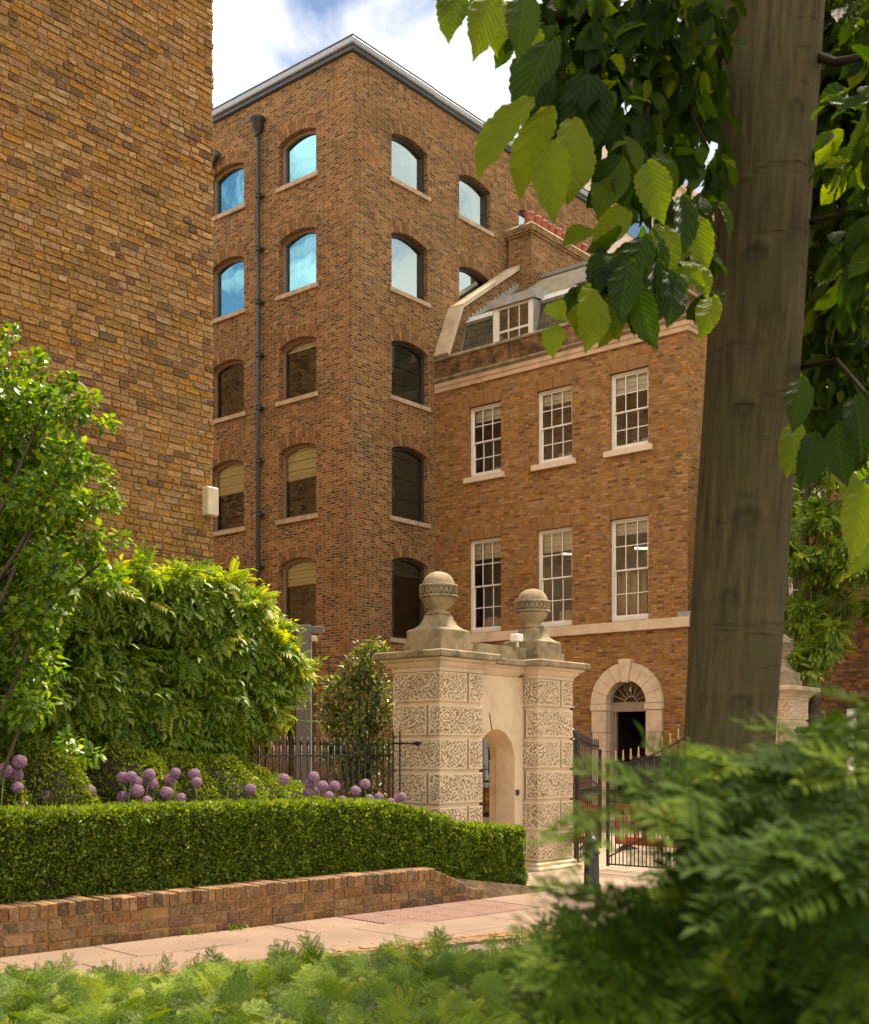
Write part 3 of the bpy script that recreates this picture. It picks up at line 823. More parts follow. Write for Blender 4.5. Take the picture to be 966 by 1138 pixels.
def field_face(W_, Z0, Z1, joints, vj, step, margin, pier_q):
    """height field of a vermiculated, rusticated face: returns u grid, z grid, inset, groove inset"""
    nu, nz = int(W_ / step), int((Z1 - Z0) / step)
    u = np.linspace(0, W_, nu); z = np.linspace(Z0, Z1, nz)
    U, Z = np.meshgrid(u, z)
    dz = np.min([np.abs(Z - j) for j in joints], axis=0)
    groove = .035 * np.clip(1 - np.clip(dz - .015, 0, 1) / .014, 0, 1)
    k = np.searchsorted(np.array(sorted(joints)), Z)  # course index
    dv = np.full(U.shape, 9.0)
    for par, pos in vj:
        dv = np.where(k % 2 == par, np.minimum(dv, np.abs(U - pos)), dv)
    vg = .03 * np.clip(1 - np.clip(dv - .011, 0, 1) / .012, 0, 1)
    inner = np.clip((np.minimum(np.minimum(dz - .046, dv - .04), np.minimum(U, W_ - U) + (.0)) - margin * 0) / .01, 0, 1)
    cs = .043
    pit = np.zeros(U.shape)
    an0 = .5 + side_seed(pier_q); Uo, Zo = U, Z
    wu = .014 * np.sin(U * 23 + Z * 11 + an0 * 9); wz = .014 * np.sin(Z * 19 - U * 14 + an0 * 5)
    U, Z = (U + wu) * math.cos(an0) - (Z + wz) * math.sin(an0) + 5, (U + wu) * math.sin(an0) + (Z + wz) * math.cos(an0) + 5
    ci, cj = np.floor(U / cs).astype(int), np.floor(Z / cs).astype(int)
    for a in (-1, 0, 1):
        for b in (-1, 0, 1):
            x, y = ci + a, cj + b
            def hsh(s): return np.modf(np.abs(np.sin(x * 127.1 + y * 311.7 + s * 74.7 + pier_q) * 43758.5453))[0]
            px, py, an = (x + .2 + .6 * hsh(1)) * cs, (y + .2 + .6 * hsh(2)) * cs, hsh(3) * math.pi
            ln = .004 + .013 * hsh(4)
            dx, dy = U - px, Z - py
            t = np.clip(dx * np.cos(an) + dy * np.sin(an), -ln, ln)
            d = np.hypot(dx - t * np.cos(an), dy - t * np.sin(an))
            pit = np.maximum(pit, np.clip((.0105 - d) / .004, 0, 1))
    depth = pit * .018 * inner; U, Z = Uo, Zo
    return U, Z, np.maximum(groove, vg) + depth, groove


JO = [.12, .577, 1.036, 1.495, 1.953, 2.412, 2.86]


def stone_verm():
    t = NT('vermiculated_stone'); co = t.n('ShaderNodeTexCoord').outputs['Object']
    a = t.n('ShaderNodeAttribute'); a.attribute_name = 'rnd'
    c = t.mix(t.rmap(t.noise(co, 2.2, 5), .3, .7), (.61, .48, .34), (.71, .57, .42))
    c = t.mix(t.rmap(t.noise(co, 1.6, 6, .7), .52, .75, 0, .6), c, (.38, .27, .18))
    c = t.mix(t.M('MULTIPLY', a.outputs['Fac'], .85), c, (.24, .145, .08))   # carved pits coloured darker than the face
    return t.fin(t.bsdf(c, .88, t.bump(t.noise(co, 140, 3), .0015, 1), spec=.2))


M['verm'] = stone_verm()


def pier(parent, p0, p1, q0, q1, step):
    """four carved faces joined into one shaft"""
    Vs, Fs, Rn = [], [], []; base = 0
    for side in range(4):
        W_ = (q1 - q0) if side % 2 == 0 else (p1 - p0)
        vj = [(0, W_ * .66), (1, -9)] if side in (0,) else [(1, W_ * (.72 if side == 3 else .3)), (0, -9)]
        U, Z, D, G = field_face(W_, JO[0] + .001, JO[-1], JO, vj, step, .02, side * 3.3 + q0)
        Uc = W_ / 2 + (U - W_ / 2) * (W_ - 2 * G) / W_
        if side == 0: P_, Q_ = p1 - D, q0 + Uc
        elif side == 1: P_, Q_ = p1 - Uc, q1 - D
        elif side == 2: P_, Q_ = p0 + D, q1 - Uc
        else: P_, Q_ = p0 + Uc, q0 + D
        nz, nu = U.shape
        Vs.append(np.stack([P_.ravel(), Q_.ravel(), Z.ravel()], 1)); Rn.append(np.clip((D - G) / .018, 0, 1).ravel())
        i = np.arange(nz * nu).reshape(nz, nu) + base
        Fs.append(np.stack([i[:-1, :-1].ravel(), i[:-1, 1:].ravel(), i[1:, 1:].ravel(), i[1:, :-1].ravel()], 1)); base += nz * nu
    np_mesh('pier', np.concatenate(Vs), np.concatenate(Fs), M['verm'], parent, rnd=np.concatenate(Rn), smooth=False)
    m = MB(); m.rects(p0, p1, q0, q1, [(.10, 0), (.10, .03), (.085, .05), (.05, .06), (.05, .10), (.02, .121), (-.05, .122)]); m.build('plinth', M['stone'], parent)


def entab(m, p0, p1, q0, q1, z=2.86):
    m.rects(p0, p1, q0, q1, [(-.05, z - .02), (.012, z - .02), (.012, z + .03), (.035, z + .04), (.06, z + .07), (.075, z + .10), (.13, z + .125), (.135, z + .15)])
def entab_top(m, p0, p1, q0, q1, z=3.012):
    m.rects(p0, p1, q0, q1, [(.135, z), (.19, z + .01), (.195, z + .03), (.195, z + .085), (.17, z + .10), (-.1, z + .13)])


def finial(parent, pc, qc, z, s=1.0):
    m = MB(); h = .315 * s
    m.rects(pc - h, pc + h, qc - h, qc + h, [(.03, z), (.03, z + .14 * s), (0, z + .145 * s), (0, z + .30 * s), (-.02, z + .31 * s)])
    prof = [(-.025, .31), (-.07, .335), (-.12, .38), (-.155, .45), (-.175, .52)]
    m.rects(pc - h, pc + h, qc - h, qc + h, [(o * s, z + a * s) for o, a in prof])
    o = m.build('finial', M['stone_weather'], parent)
    m = MB(); rr = lambda r, a: (r * s, a * s)
    m.lathe((pc, qc, z), [rr(*x) for x in [(.13, .515), (.17, .53), (.175, .55), (.15, .565), (.12, .58), (.13, .60), (.17, .63), (.21, .675), (.235, .73), (.243, .765)]], 36)
    m.build('bowl', M['stone_weather'], o)
    m = MB(); m.lathe((pc, qc, z), [rr(*x) for x in [(.235, .93), (.232, .95), (.222, .99), (.20, 1.03), (.165, 1.07), (.12, 1.10), (.06, 1.118), (.005, 1.122)]], 36)
    m.build('dome', M['stone_weather'], o)
    # pierced band: two rails and a lattice
    m = MB(); c = (pc, qc, z)
    m.lathe(c, [rr(*x) for x in [(.24, .765), (.272, .765), (.275, .775), (.272, .79), (.238, .792)]], 36)
    m.lathe(c, [rr(*x) for x in [(.238, .905), (.272, .905), (.275, .92), (.272, .935), (.238, .936)]], 36)
    m.lathe(c, [rr(*x) for x in [(.243, .79), (.243, .906)]], 36)
    n = 22
    for k in range(n):
        for dr in (-1, 1):
            pts = []
            for t in range(4):
                a = 2 * math.pi * (k + dr * t / 3 * .9) / n
                pts.append((pc + .262 * s * math.cos(a), qc + .262 * s * math.sin(a), z + (.792 + .113 * t / 3) * s))
            m.tube(pts, .0085 * s, 5)
    m.build('pierced_band', M['stone_weather'], o)
    return o


G = thing('stone_gateway', (-10.5, 13.7, 0), True, 'pale carved stone gateway with pedestrian arch and two ball finials behind the hedge', 'gateway')
PP0 = -10.93
pier(G, PP0, PG, 12.13, 13.06, .0068)
pier(G, PP0, PG, 14.39, 15.32, .0068)
# arched wall between the piers
aw = MB(); ac, ar = 13.725, .445
lp = arch_loop(ac - ar, ac + ar, .0, 1.64, ar, 24)
facade('arch_wall', [(13.07, 0), (14.38, 0), (14.38, 2.86), (13.07, 2.86)], [lp], -10.34, 'p', -.34, M['stone_clean'], G)
m = MB()
lp2 = arch_loop(ac - ar - .07, ac + ar + .07, .0, 1.64, ar + .07, 24)
for pl, dd in ((-10.68, -.16),):
    n = len(lp2)
    m.add([(pl, s, z) for s, z in lp] + [(pl, s, z) for s, z in lp2] + [(pl + dd, s, z) for s, z in lp2], [(i, (i + 1) % n, n + (i + 1) % n, n + i) for i in range(n)] + [(n + i, n + (i + 1) % n, 2 * n + (i + 1) % n, 2 * n + i) for i in range(n)])
for (s0, s1) in ((13.07, ac - ar - .07), (ac + ar + .07, 14.38)): m.box(-10.86, -10.84, s0, s1, 0, 1.64)
m.box(-10.86, -10.84, 13.07, 14.38, 2.16, 2.86)
# spandrels at the back
for k in range(24):
    a0, a1 = math.pi * k / 24, math.pi * (k + 1) / 24; r2 = ar + .07
    s0, s1 = ac + r2 * math.cos(a0), ac + r2 * math.cos(a1)
    m.add([(-10.845, s0, 1.64 + r2 * math.sin(a0)), (-10.845, s1, 1.64 + r2 * math.sin(a1)), (-10.845, s1, 2.17), (-10.845, s0, 2.17)], [(0, 1, 2, 3)])
m.box(-10.345, -10.333, 13.08, ac - ar, 1.60, 1.66); m.box(-10.345, -10.333, ac + ar, 14.37, 1.60, 1.66)
m.build('arch_reveal', M['stone_clean'], G)
m = MB()   # carved joints round the keystone
for a in (math.pi * .58,):
    m.bar((-10.336, ac + .45 * math.cos(a), 1.64 + .45 * math.sin(a)), (-10.336, ac + .70 * math.cos(a), 1.64 + .70 * math.sin(a)), .012)
m.build('keystone_joint', M['mortar_dark'], G)
m = MB(); entab(m, PP0, PG, 12.13, 13.06); entab(m, PP0, PG, 14.39, 15.32)
m.rects(-10.85, -10.34, 13.2, 14.25, [(0, 2.865), (.02, 2.885), (.035, 2.90), (.06, 2.93), (.075, 2.96), (.12, 2.985), (.125, 3.005)])
m.build('entablature', M['stone'], G)
m = MB(); entab_top(m, PP0, PG, 12.13, 13.06); entab_top(m, PP0, PG, 14.39, 15.32)
m.rects(-10.85, -10.34, 13.35, 14.1, [(.125, 3.006), (.185, 3.02), (.185, 3.09), (-.05, 3.13)])
m.build('coping', M['stone_weather'], G)
m = MB(); m.box(-10.78, -10.32, 13.0, 14.45, 3.10, 3.30); m.build('blocking_course', M['stone_weather'], G)
finial(G, -10.5, 12.6, 3.12); finial(G, -10.5, 14.85, 3.12)
m = MB(); m.box(-10.345, -10.325, 14.19, 14.27, 1.12, 1.20); m.build('plaque', M['steel'], G)
m = MB(); m.tube([(PG - .01, 14.52, 1.14), (PG + .025, 14.52, 1.14)], .022, 12); m.build('bell_push', M['gold'], G)
# the pier across the carriage gate
G2 = thing('gate_pier', (-10.5, 23.8, 0), True, 'pale carved stone pier with ball finial, partly hidden by the leaning tree trunk', 'gate pier')
pier(G2, PP0, PG, 23.35, 24.3, .014)
m = MB(); entab(m, PP0, PG, 23.35, 24.3); m.build('entablature', M['stone'], G2)
m = MB(); entab_top(m, PP0, PG, 23.35, 24.3); m.build('coping', M['stone'], G2)
finial(G2, -10.5, 23.82, 3.12)

# camera on the coping
cam = thing('security_camera', (-10.3, 14.42, 3.31), True, 'small white box camera on the gateway coping left of the right finial', 'camera')
m = MB(); m.bbox(-10.38, -10.24, 14.10, 14.26, 3.38, 3.49, .012); m.build('housing', M['camwhite'], cam)
m = MB(); m.tube([(-10.31, 14.2, 3.30), (-10.31, 14.2, 3.39)], .022, 10); m.build('stem', M['camwhite'], cam)

# ---------------------------------------------------------------- ironwork
def rail_bar(m, x, y, z0, z1, r=.011, tip=True):
    m.tube([(x, y, z0), (x, y, z1)], r, 6)
    if tip: m.tube([(x, y, z1), (x, y, z1 + .02), (x, y, z1 + .03), (x, y, z1 + .10)], [r, r * 1.5, r * 1.2, .002], 6)


rl = thing('iron_railing', (-10.95, 9.2, 0), True, 'black iron railing behind the flower bed, ending at the left gateway pier', 'railing')
n_ = 26
for i in range(n_):
    q = 9.15 + i * .118
    m = MB(); rail_bar(m, -10.98, q, .25, 1.85, .0145); m.lathe((-10.98, q, 1.745), [(.008, 0), (.02, .01), (.008, .02)], 8)
    m.build('railing_bar', M['iron'], rl)
m = MB(); m.box(-11.0, -10.96, 9.0, 12.12, 1.695, 1.72); m.build('rail', M['iron'], rl); m = MB(); m.box(-10.995, -10.965, 9.0, 12.12, .35, .365); m.build('rail', M['iron'], rl)
m = MB(); m.box(-11.1, -10.86, 9.0, 12.12, 0, .3); m.build('kerb', M['stone_weather'], rl)
q = 9.87
m = MB(); m.lathe((-10.94, q, 1.74), [(.02, 0), (.012, .03), (.03, .05), (.052, .09), (.05, .13), (.02, .17), (.012, .20), (.028, .225), (.02, .25), (.008, .27), (.012, .30), (.002, .33)], 20)
m.build('brass_finial', M['gold'], rl)
rs = thing('railing_stay', (-10.7, 11.85, 0), True, 'pair of tall thin black iron bars standing against the left gateway pier', 'railing')
for p in (-10.72, -10.60):
    m = MB(); rail_bar(m, p, 11.9, .05, 2.0, .013, False); m.tube([(p, 11.9, 2.0), (p, 11.9, 2.06)], [.013, .003], 6); m.build('railing_bar', M['iron'], rs)
m = MB(); m.box(-10.74, -10.50, 11.885, 11.915, 1.86, 1.885); m.build('rail', M['iron'], rs); m = MB(); m.tube([(-10.50, 11.9, 1.87), (-10.46, 12.13, 1.87)], .014, 6); m.tube([(-10.46, 12.08, 1.87), (-10.46, 12.15, 1.87)], .03, 8)
m.build('wall_bracket', M['iron'], rs)


def leaf_gate(T, a, b, h0, h1, nb, gold=True, dog=True):
    """gate leaf from hinge a to free end b (grid points), top sweeping from h0 at a to h1 at b"""
    a, b = Vector((*a, 0)), Vector((*b, 0)); d = (b - a)
    P = lambda t, z: a + d * t + Vector((0, 0, z))
    hz = lambda t: h1 + (h0 - h1) * (1 - t) ** 2.0
    m = MB(); m.bar(P(0, .05), P(0, hz(0) + .05), .045); m.bar(P(1, .05), P(1, hz(1)), .04); m.build('stile', M['iron'], T)
    for z in (.08, 1.02, 1.16): m = MB(); m.bar(P(.01, z), P(.99, z), .03, .02); m.build('rail', M['iron'], T)
    m = MB()
    for k in range(12): m.bar(P(k / 12, hz(k / 12)), P((k + 1) / 12, hz((k + 1) / 12)), .028, .018)
    m.build('top_rail', M['iron'], T)
    m = MB()
    m.bar(P(.98, .2), P(.05, 1.0), .022)
    pts = [P(1 - .9 * t, 1.18 + .55 * t * t) for t in [i / 10 for i in range(11)]]
    for p, q_ in zip(pts[:-1], pts[1:]): m.bar(p, q_, .02)
    for k in range(nb): 
        c = P((k + .5) / nb, 1.09)
        for s in range(8):
            a0, a1 = 2 * math.pi * s / 8, 2 * math.pi * (s + 1) / 8; dd = d.normalized()
            m.bar(c + dd * .05 * math.cos(a0) + Vector((0, 0, .05 * math.sin(a0))), c + dd * .05 * math.cos(a1) + Vector((0, 0, .05 * math.sin(a1))), .008)
    m.build('scrollwork', M['iron'], T)
    for k in range(1, nb):
        t = k / nb; c = P(t, 0)
        m = MB(); m.tube([P(t, .08), P(t, hz(t) + .03)], .0105, 6); o = m.build('gate_bar', M['iron'], T)
        z = hz(t)
        m = MB(); m.lathe((c.x, c.y, z + .03), [(.012, 0), (.02, .01), (.02, .04), (.014, .05), (.014, .12), (.004, .16)], 8)
        m.build('gilded_tip' if gold else 'spike', M['gold'] if gold else M['iron'], o)
    if dog:
        for k in range(nb):
            t = (k + .5) / nb
            m = MB(); m.tube([P(t, .08), P(t, .62), P(t, .66)], [.009, .009, .002], 6); m.build('dog_bar', M['iron'], T)


g1 = thing('gate_leaf', (-9.44, 15.3, 0), True, 'open black iron gate leaf with gilded spikes and diagonal brace, before the house door', 'gate')
leaf_gate(g1, (-7.75, 15.3), (-9.44, 15.3), 2.25, 1.58, 13)
gp = MB(); gp.bar((-7.68, 15.3, 0), (-7.68, 15.3, 2.4), .09); gp.build('gate_post', M['iron'], g1)
g0 = thing('gate_leaf', (-10.2, 15.5, 0), True, 'black iron gate leaf folded back, its tall post by the right gateway pier', 'gate')
leaf_gate(g0, (-10.22, 15.62), (-11.33, 18.1), 1.95, 1.8, 11, gold=False, dog=False)
m = MB(); m.tube([(-10.14, 15.52, 0), (-10.14, 15.52, 2.0), (-10.16, 15.50, 2.06), (-10.22, 15.42, 2.12)], .04, 10); m.build('gate_post', M['iron'], g0)
m = MB()
for z in (2.42, 1.93, 1.47, .95, .35): m.tube([(-10.12, 15.33, z), (-10.12, 15.43, z + .02), (-10.12, 15.46, z + .04)], [.018, .014, .004], 6)
m.build('hinge_pin', M['iron'], g0)
g3 = thing('pedestrian_gate', (-10.9, 14.1, 0), True, 'narrow black iron gate standing open inside the stone arch', 'gate')
m = MB()
for k in range(7):
    q_ = 13.32 + k * .035; p_ = -10.95 - k * .1
    m.bar((p_, q_, .06), (p_, q_, 1.55), .018)
m.build('gate_bar', M['iron'], g3)
m = MB()
for z in (.08, .75, 1.3, 1.52): m.bar((-10.93, 13.31, z), (-11.6, 13.55, z), .022)
m.build('rail', M['iron'], g3)
m = MB(); m.bar((-10.9, 13.31, .02), (-10.9, 13.31, 1.66), .035)
for z in (.55, 1.3): m.tube([(-10.66, 13.29, z), (-10.78, 13.31, z + .04), (-10.9, 13.31, z)], [.02, .02, .012], 6)
m.build('stile', M['iron'], g3)

# rear railing in front of the house
for (a, b, lab) in ((-22.0, -17.4, 'dark area railing along the foot of the house, left of the doorway'), (-14.8, -11.0, 'dark area railing running right from the house doorway, behind the dark screen')):
    r2 = thing('iron_railing', (a, 25.7, 0), True, lab, 'railing')
    for i in range(int((b - a) / .16)):
        m = MB(); rail_bar(m, a + i * .16, 25.7, .1, 1.35, .012); m.build('railing_bar', M['iron'], r2)
    m = MB(); m.box(a, b, 25.685, 25.715, 1.28, 1.30); m.build('rail', M['iron'], r2); m = MB(); m.box(a, b, 25.68, 25.72, 0, .12); m.build('kerb', M['iron'], r2)
scr = thing('dark_screen', (-14.9, 25.2, 0), True, 'low dark panelled screen right of the house doorway behind the gate', 'screen')
m = MB()
m.box(-14.85, -12.4, 25.2, 25.25, .06, 1.62); m.build('panel', simple('dark_panel', (.035, .033, .034), .6), scr)
m = MB(); m.box(-14.9, -12.35, 25.17, 25.28, 1.62, 1.67); m.box(-14.9, -14.8, 25.17, 25.28, 0, 1.62); m.box(-12.45, -12.35, 25.17, 25.28, 0, 1.62); m.build('frame', M['iron'], scr)

# bollard
bo = thing('bollard', (0, 0, 0), False, 'short black cast iron bollard with moulded cap beside the right gateway pier', 'bollard')
bx_, by_, _ = ray(658, 990, 14.6)
m = MB(); m.lathe((0, 0, 0), [(.115, 0), (.115, .12), (.095, .15), (.09, .48), (.088, .50)], 20); m.build('shaft', M['iron'], bo)
m = MB(); m.lathe((0, 0, 0), [(.088, .50), (.105, .505), (.105, .525), (.09, .535), (.088, .62), (.105, .63), (.11, .65), (.10, .665), (.075, .70), (.045, .72), (.03, .735), (.02, .75)], 20)
m.build('cap', M['iron'], bo)
bo.location = (bx_, by_, 0)

# red barriers behind the gates
def barrier(p, q, ang, lab):
    T = thing('safety_barrier', (0, 0, 0), False, lab, 'barrier', 'red plastic barriers behind the gate')
    L_ = 1.7; m = MB()
    for z0, z1 in ((.12, .3), (.9, 1.04)): m.bbox(-L_ / 2, L_ / 2, -.025, .025, z0, z1, .008)
    for k in range(9):
        x = -L_ / 2 + .05 + k * (L_ - .1) / 8; m.bbox(x - .03, x + .03, -.018, .018, .3, .9, .005)
    m.build('panel', M['red_plastic'], T)
    for s in (-1, 1):
        m = MB(); m.loft([[(s * .6 - .06, -.3, 0), (s * .6 + .06, -.3, 0), (s * .6 + .06, .3, 0), (s * .6 - .06, .3, 0)], [(s * .6 - .03, -.06, .12), (s * .6 + .03, -.06, .12), (s * .6 + .03, .06, .12), (s * .6 - .03, .06, .12)]]); m.build('foot', M['black_plastic'], T)
    T.location = wd(p, q, 0); T.rotation_euler = (0, 0, ang + TH); T.scale = (1, 1, .78)
barrier(-12.35, 18.3, R(3), 'red plastic barrier with black feet, just right of the gateway pier')
barrier(-10.5, 18.55, R(-6), 'red plastic barrier seen through the bars of the open gilded gate')
barrier(-8.7, 18.3, R(4), 'red plastic barrier standing behind the leaning tree trunk')

# grey steel post with arm
x_, y_, z_ = ray(339, 695, 19.5)
gpst = thing('steel_post', (x_, y_, 0), False, 'tall grey steel post with short arm in front of the warehouse doorway', 'post')
m = MB(); m.bbox(x_ - .14, x_ + .10, y_ - .1, y_ + .1, 0, z_, .008); m.build('post', M['slate_grey'], gpst)
m = MB(); m.bbox(x_ + .101, x_ + .30, y_ - .06, y_ + .06, z_ - .12, z_ - .02, .006); m.build('arm', M['slate_grey'], gpst)
m = MB(); m.bbox(x_ + .11, x_ + .2, y_ - .14, y_ - .02, z_ - .27, z_ - .18, .01); m.build('lamp_head', M['stone'], gpst)

# ---------------------------------------------------------------- old brick building on the left
OB = thing('old_brick_building', (PB, 9.09, 0), True, 'windowless wall of weathered yellow and purple stock brick filling the upper left', 'building')
OZ = 20.8
m = MB(); m.box(-62, PB - .12, -14, 9.03, 0, OZ); m.box(PB - .12, PB - .035, -14, 9.03, 0, OZ - .1)
m.build('wall', M['brick_old'], OB)
m = MB(); m.rects(-62, PB - .04, -14, 9.03, [(.05, OZ), (.05, OZ + .15), (0, OZ + .2)]); m.build('coping', M['stone_weather'], OB)


def brick_field(face, p, s0, s1, z0, z1, course, L_, seed, jitter=.0045, dep=.05):
    """real bricks: each a bevelled, slightly crooked block; bond of stretchers and headers. axis along q at p"""
    r = np.random.default_rng(seed); C, D = [], []
    row = 0; z = z0
    while z < z1 - .01:
        s = s0 - r.uniform(0, L_)
        k = row % 2
        while s < s1:
            l = L_ if (k % 2 == 0) else L_ * .5
            if r.random() < .12: l = L_
            l *= r.uniform(.95, 1.04)
            a, b = max(s, s0), min(s + l, s1)
            if b - a > .04: C.append(((a + b) / 2, z + course / 2)); D.append((b - a - r.uniform(.008, .018), course - r.uniform(.009, .018)))
            s += l; k += 1
        z += course; row += 1
    C, D = np.array(C), np.array(D); n = len(C)
    # eight-sided worn outline, three rings and a slightly dished middle
    K = 8; o8 = np.array([(-1, -.78), (-.93, -1), (.93, -1), (1, -.78), (1, .78), (.93, 1), (-.93, 1), (-1, .78)])
    V = []
    hs, hz = D[:, 0:1] / 2, D[:, 1:2] / 2
    ang = r.normal(0, .014, n)[:, None]; out = r.normal(0, jitter, n)[:, None]; tl = r.normal(0, .05, n)[:, None]
    e1, e2 = r.normal(0, .0028, (n, K)), r.normal(0, .0022, (n, K))
    for d, ins in ((-dep, 0.0), (-.007, 0.0), (-.002, .002), (.0, .006)):
        cs = o8[None, :, 0] * (hs - ins) + e1; cz = o8[None, :, 1] * (hz - ins) + e2
        S = C[:, 0:1] + cs * np.cos(ang) - cz * np.sin(ang); Zz = C[:, 1:2] + cs * np.sin(ang) + cz * np.cos(ang)
        O = out + d + (cz * tl if d > -.02 else 0) + r.normal(0, .0018, (n, K))
        V.append(np.stack([p + O, S, Zz], 2))
    V.append(np.stack([p + out + r.normal(-.002, .004, (n, 1)), C[:, 0:1] + 0 * out, C[:, 1:2] + 0 * out], 2))
    V = np.concatenate(V, 1)
    f = []
    for k in range(3):
        for i in range(K): f.append((k * K + i, k * K + (i + 1) % K, k * K + K + (i + 1) % K, k * K + K + i))
    c_ = 4 * K
    for i in range(0, K, 2): f.append((3 * K + i, 3 * K + (i + 1) % K, 3 * K + (i + 2) % K, c_))
    f = np.array(f)
    Fq = (f[None] + (np.arange(n) * (4 * K + 1))[:, None, None]).reshape(-1, 4)
    return V.reshape(-1, 3), Fq


V, Fq = brick_field(0, PB, 2.2, 9.09, .3, 13.2, .078, .225, 3)
np_mesh('brick_facing', V, Fq, M['bricks_old'], OB, smooth=False)
m = MB(); m.box(PB - .034, PB - .017, 2.0, 9.075, .2, 13.3); m.build('mortar_bed', M['mortar'], OB)
# end face (towards the gate): header returns
m = MB(); m.box(-11.3, PB - .014, 9.031, 9.075, .2, 13.3); m.build('quoin_bed', M['mortar'], OB)
m = MB(); m.bbox(PB - .02, PB + .10, 8.92, 9.085, 4.53, 4.86, .01); m.build('junction_box', simple('cream_box', (.62, .5, .36), .5), OB)
# lower garden wall the wisteria grows on
GW = thing('garden_wall', (PB, 9.1, 0), True, 'old brick garden wall beneath the wisteria, between building and railing', 'wall')
m = MB(); m.box(PB - .2, PB - .02, 9.09, 9.9, 0, 2.6); m.build('wall', M['brick_old'], GW)
m = MB(); m.box(PB - .26, PB + .04, 9.09, 9.95, 2.6, 2.68); m.build('coping', M['stone_weather'], GW)

# ---------------------------------------------------------------- buildings on the right
RB = thing('ivy_brick_building', (-13.6, 31.5, 0), True, 'brown brick building behind the climber at the right edge', 'building')
QR = 31.2
hs_ = []
for z0, z1 in ((.9, 2.9), (4.6, 6.8), (8.3, 10.3), (11.6, 13.2)):
    for c in (-13.0, -10.4, -7.6, -4.8): hs_.append(arch_loop(c - .55, c + .55, z0, z1, .08))
facade('wall', [(-14.2, 0), (4, 0), (4, 15), (-14.2, 15)], hs_, QR, 'q', .2, M['brick_right'], RB)
m = MB(); m.box(-14.2, 4, QR + 4, QR + 4.2, 0, 15); m.build('room_wall', M['room'], RB)
m = MB(); m.box(-14.25, 4.1, QR - .1, QR + 4.2, 15, 15.3); m.build('parapet', M['stone'], RB)
for h in hs_:
    s0, s1 = h[0][0], h[1][0]; z0 = h[0][1]; z1 = h[2][1]
    o = sash(RB, 'window', s0 + .005, s1 - .005, z0, z1 - .002, QR, .12)
    s_ = MB(); s_.box(s0 - .1, s1 + .1, QR - .08, QR + .14, z0 - .14, z0 - .001); s_.build('sill', M['sill_white'], o)
# ================================================================ GROUND
A0 = np.array([-3.66, 10.0]); U0 = np.array([.7257, .688]); N0 = np.array([-.688, .7257])


def sn(s, n, z=0.0):
    p = A0 + U0 * s + N0 * n
    return (p[0], p[1], z)


def flag_mat(name, c1, c2, w, h, ms, rot=0.0, rough=.85, vec='Object'):
    t = NT(name); co = t.n('ShaderNodeTexCoord').outputs[vec]
    mp = t.n('ShaderNodeMapping'); t.put(mp.inputs[0], co); mp.inputs['Rotation'].default_value = (0, 0, rot)
    b = t.n('ShaderNodeTexBrick'); t.put(b.inputs['Vector'], mp.outputs[0])
    b.inputs['Color1'].default_value = (*c1, 1); b.inputs['Color2'].default_value = (*c2, 1); b.inputs['Mortar'].default_value = (.09, .07, .045, 1)
    b.inputs['Scale'].default_value = 1; b.inputs['Brick Width'].default_value = w; b.inputs['Row Height'].default_value = h; b.inputs['Mortar Size'].default_value = ms
    c = t.mix(t.rmap(t.noise(co, 1.3, 6, .7), .45, .7, 0, .45), b.outputs[0], tuple(x * .6 for x in c1))
    c = t.mix(t.rmap(t.noise(co, 60, 3), .4, .65, 0, .25), c, tuple(x * .55 for x in c1))
    return t.fin(t.bsdf(c, rough, t.bump(b.outputs['Fac'], .006, -1.0), spec=.3))


gm = simple('ground_earth', (.13, .11, .06), .95, var=.3, scale=.5, bump=.02, bscale=8)
m = MB(); S_ = 900; m.add([(-S_, -S_, -.012), (S_, -S_, -.012), (S_, S_, -.012), (-S_, S_, -.012)], [(0, 1, 2, 3)])
o = m.build('ground', gm, None, (0, 0, 0), False); tag(o, kind='structure', label='earth and distant ground')
m = MB(); m.add([(-9.9, 4, 0), (6, 4, 0), (6, 31.1, 0), (-9.9, 31.1, 0)], [(0, 1, 2, 3)]); m.add([(-22.5, 12.2, 0), (-9.9, 12.2, 0), (-9.9, 31.1, 0), (-22.5, 31.1, 0)], [(0, 1, 2, 3)])
o = m.build('courtyard_paving', flag_mat('york_flags', (.29, .215, .155), (.36, .275, .20), .9, .6, .012), None, (0, 0, 0), True); tag(o, kind='structure')

slab = simple('path_slab', (.205, .138, .10), .85, var=.22, scale=1.3, bump=.002, bscale=160, dirt=(.18, .125, .088), spec=.3)
m = MB(); rr = random.Random(5)
cuts = [-4, -3.1, -2.1, -1.15, -.1, .85, 1.8, 2.75, 3.6]
for r_, (n0, n1) in enumerate(((-.03, -.78), (-.79, -1.7), (-1.71, -2.6))):
    off = (0, .45, .2)[r_]
    for a, b in zip(cuts[:-1], cuts[1:]):
        a2, b2 = a + off + .006, min(b + off - .006, 3.6 if r_ == 0 else 9)
        if a2 > 3.5 and r_ == 0: continue
        z1 = .03 + rr.uniform(-.003, .003)
        lp = [(a2, n1), (b2, n1), (b2, n0), (a2, n0)]
        lb = [sn(s, n, .001) for s, n in lp]; lm = [sn(s, n, z1 - .004) for s, n in lp]
        cs, cn = (a2 + b2) / 2, (n0 + n1) / 2
        lt = [sn(s + (.004 if s < cs else -.004), n + (.004 if n < cn else -.004), z1) for s, n in lp]
        m.loft([lb, lm, lt])
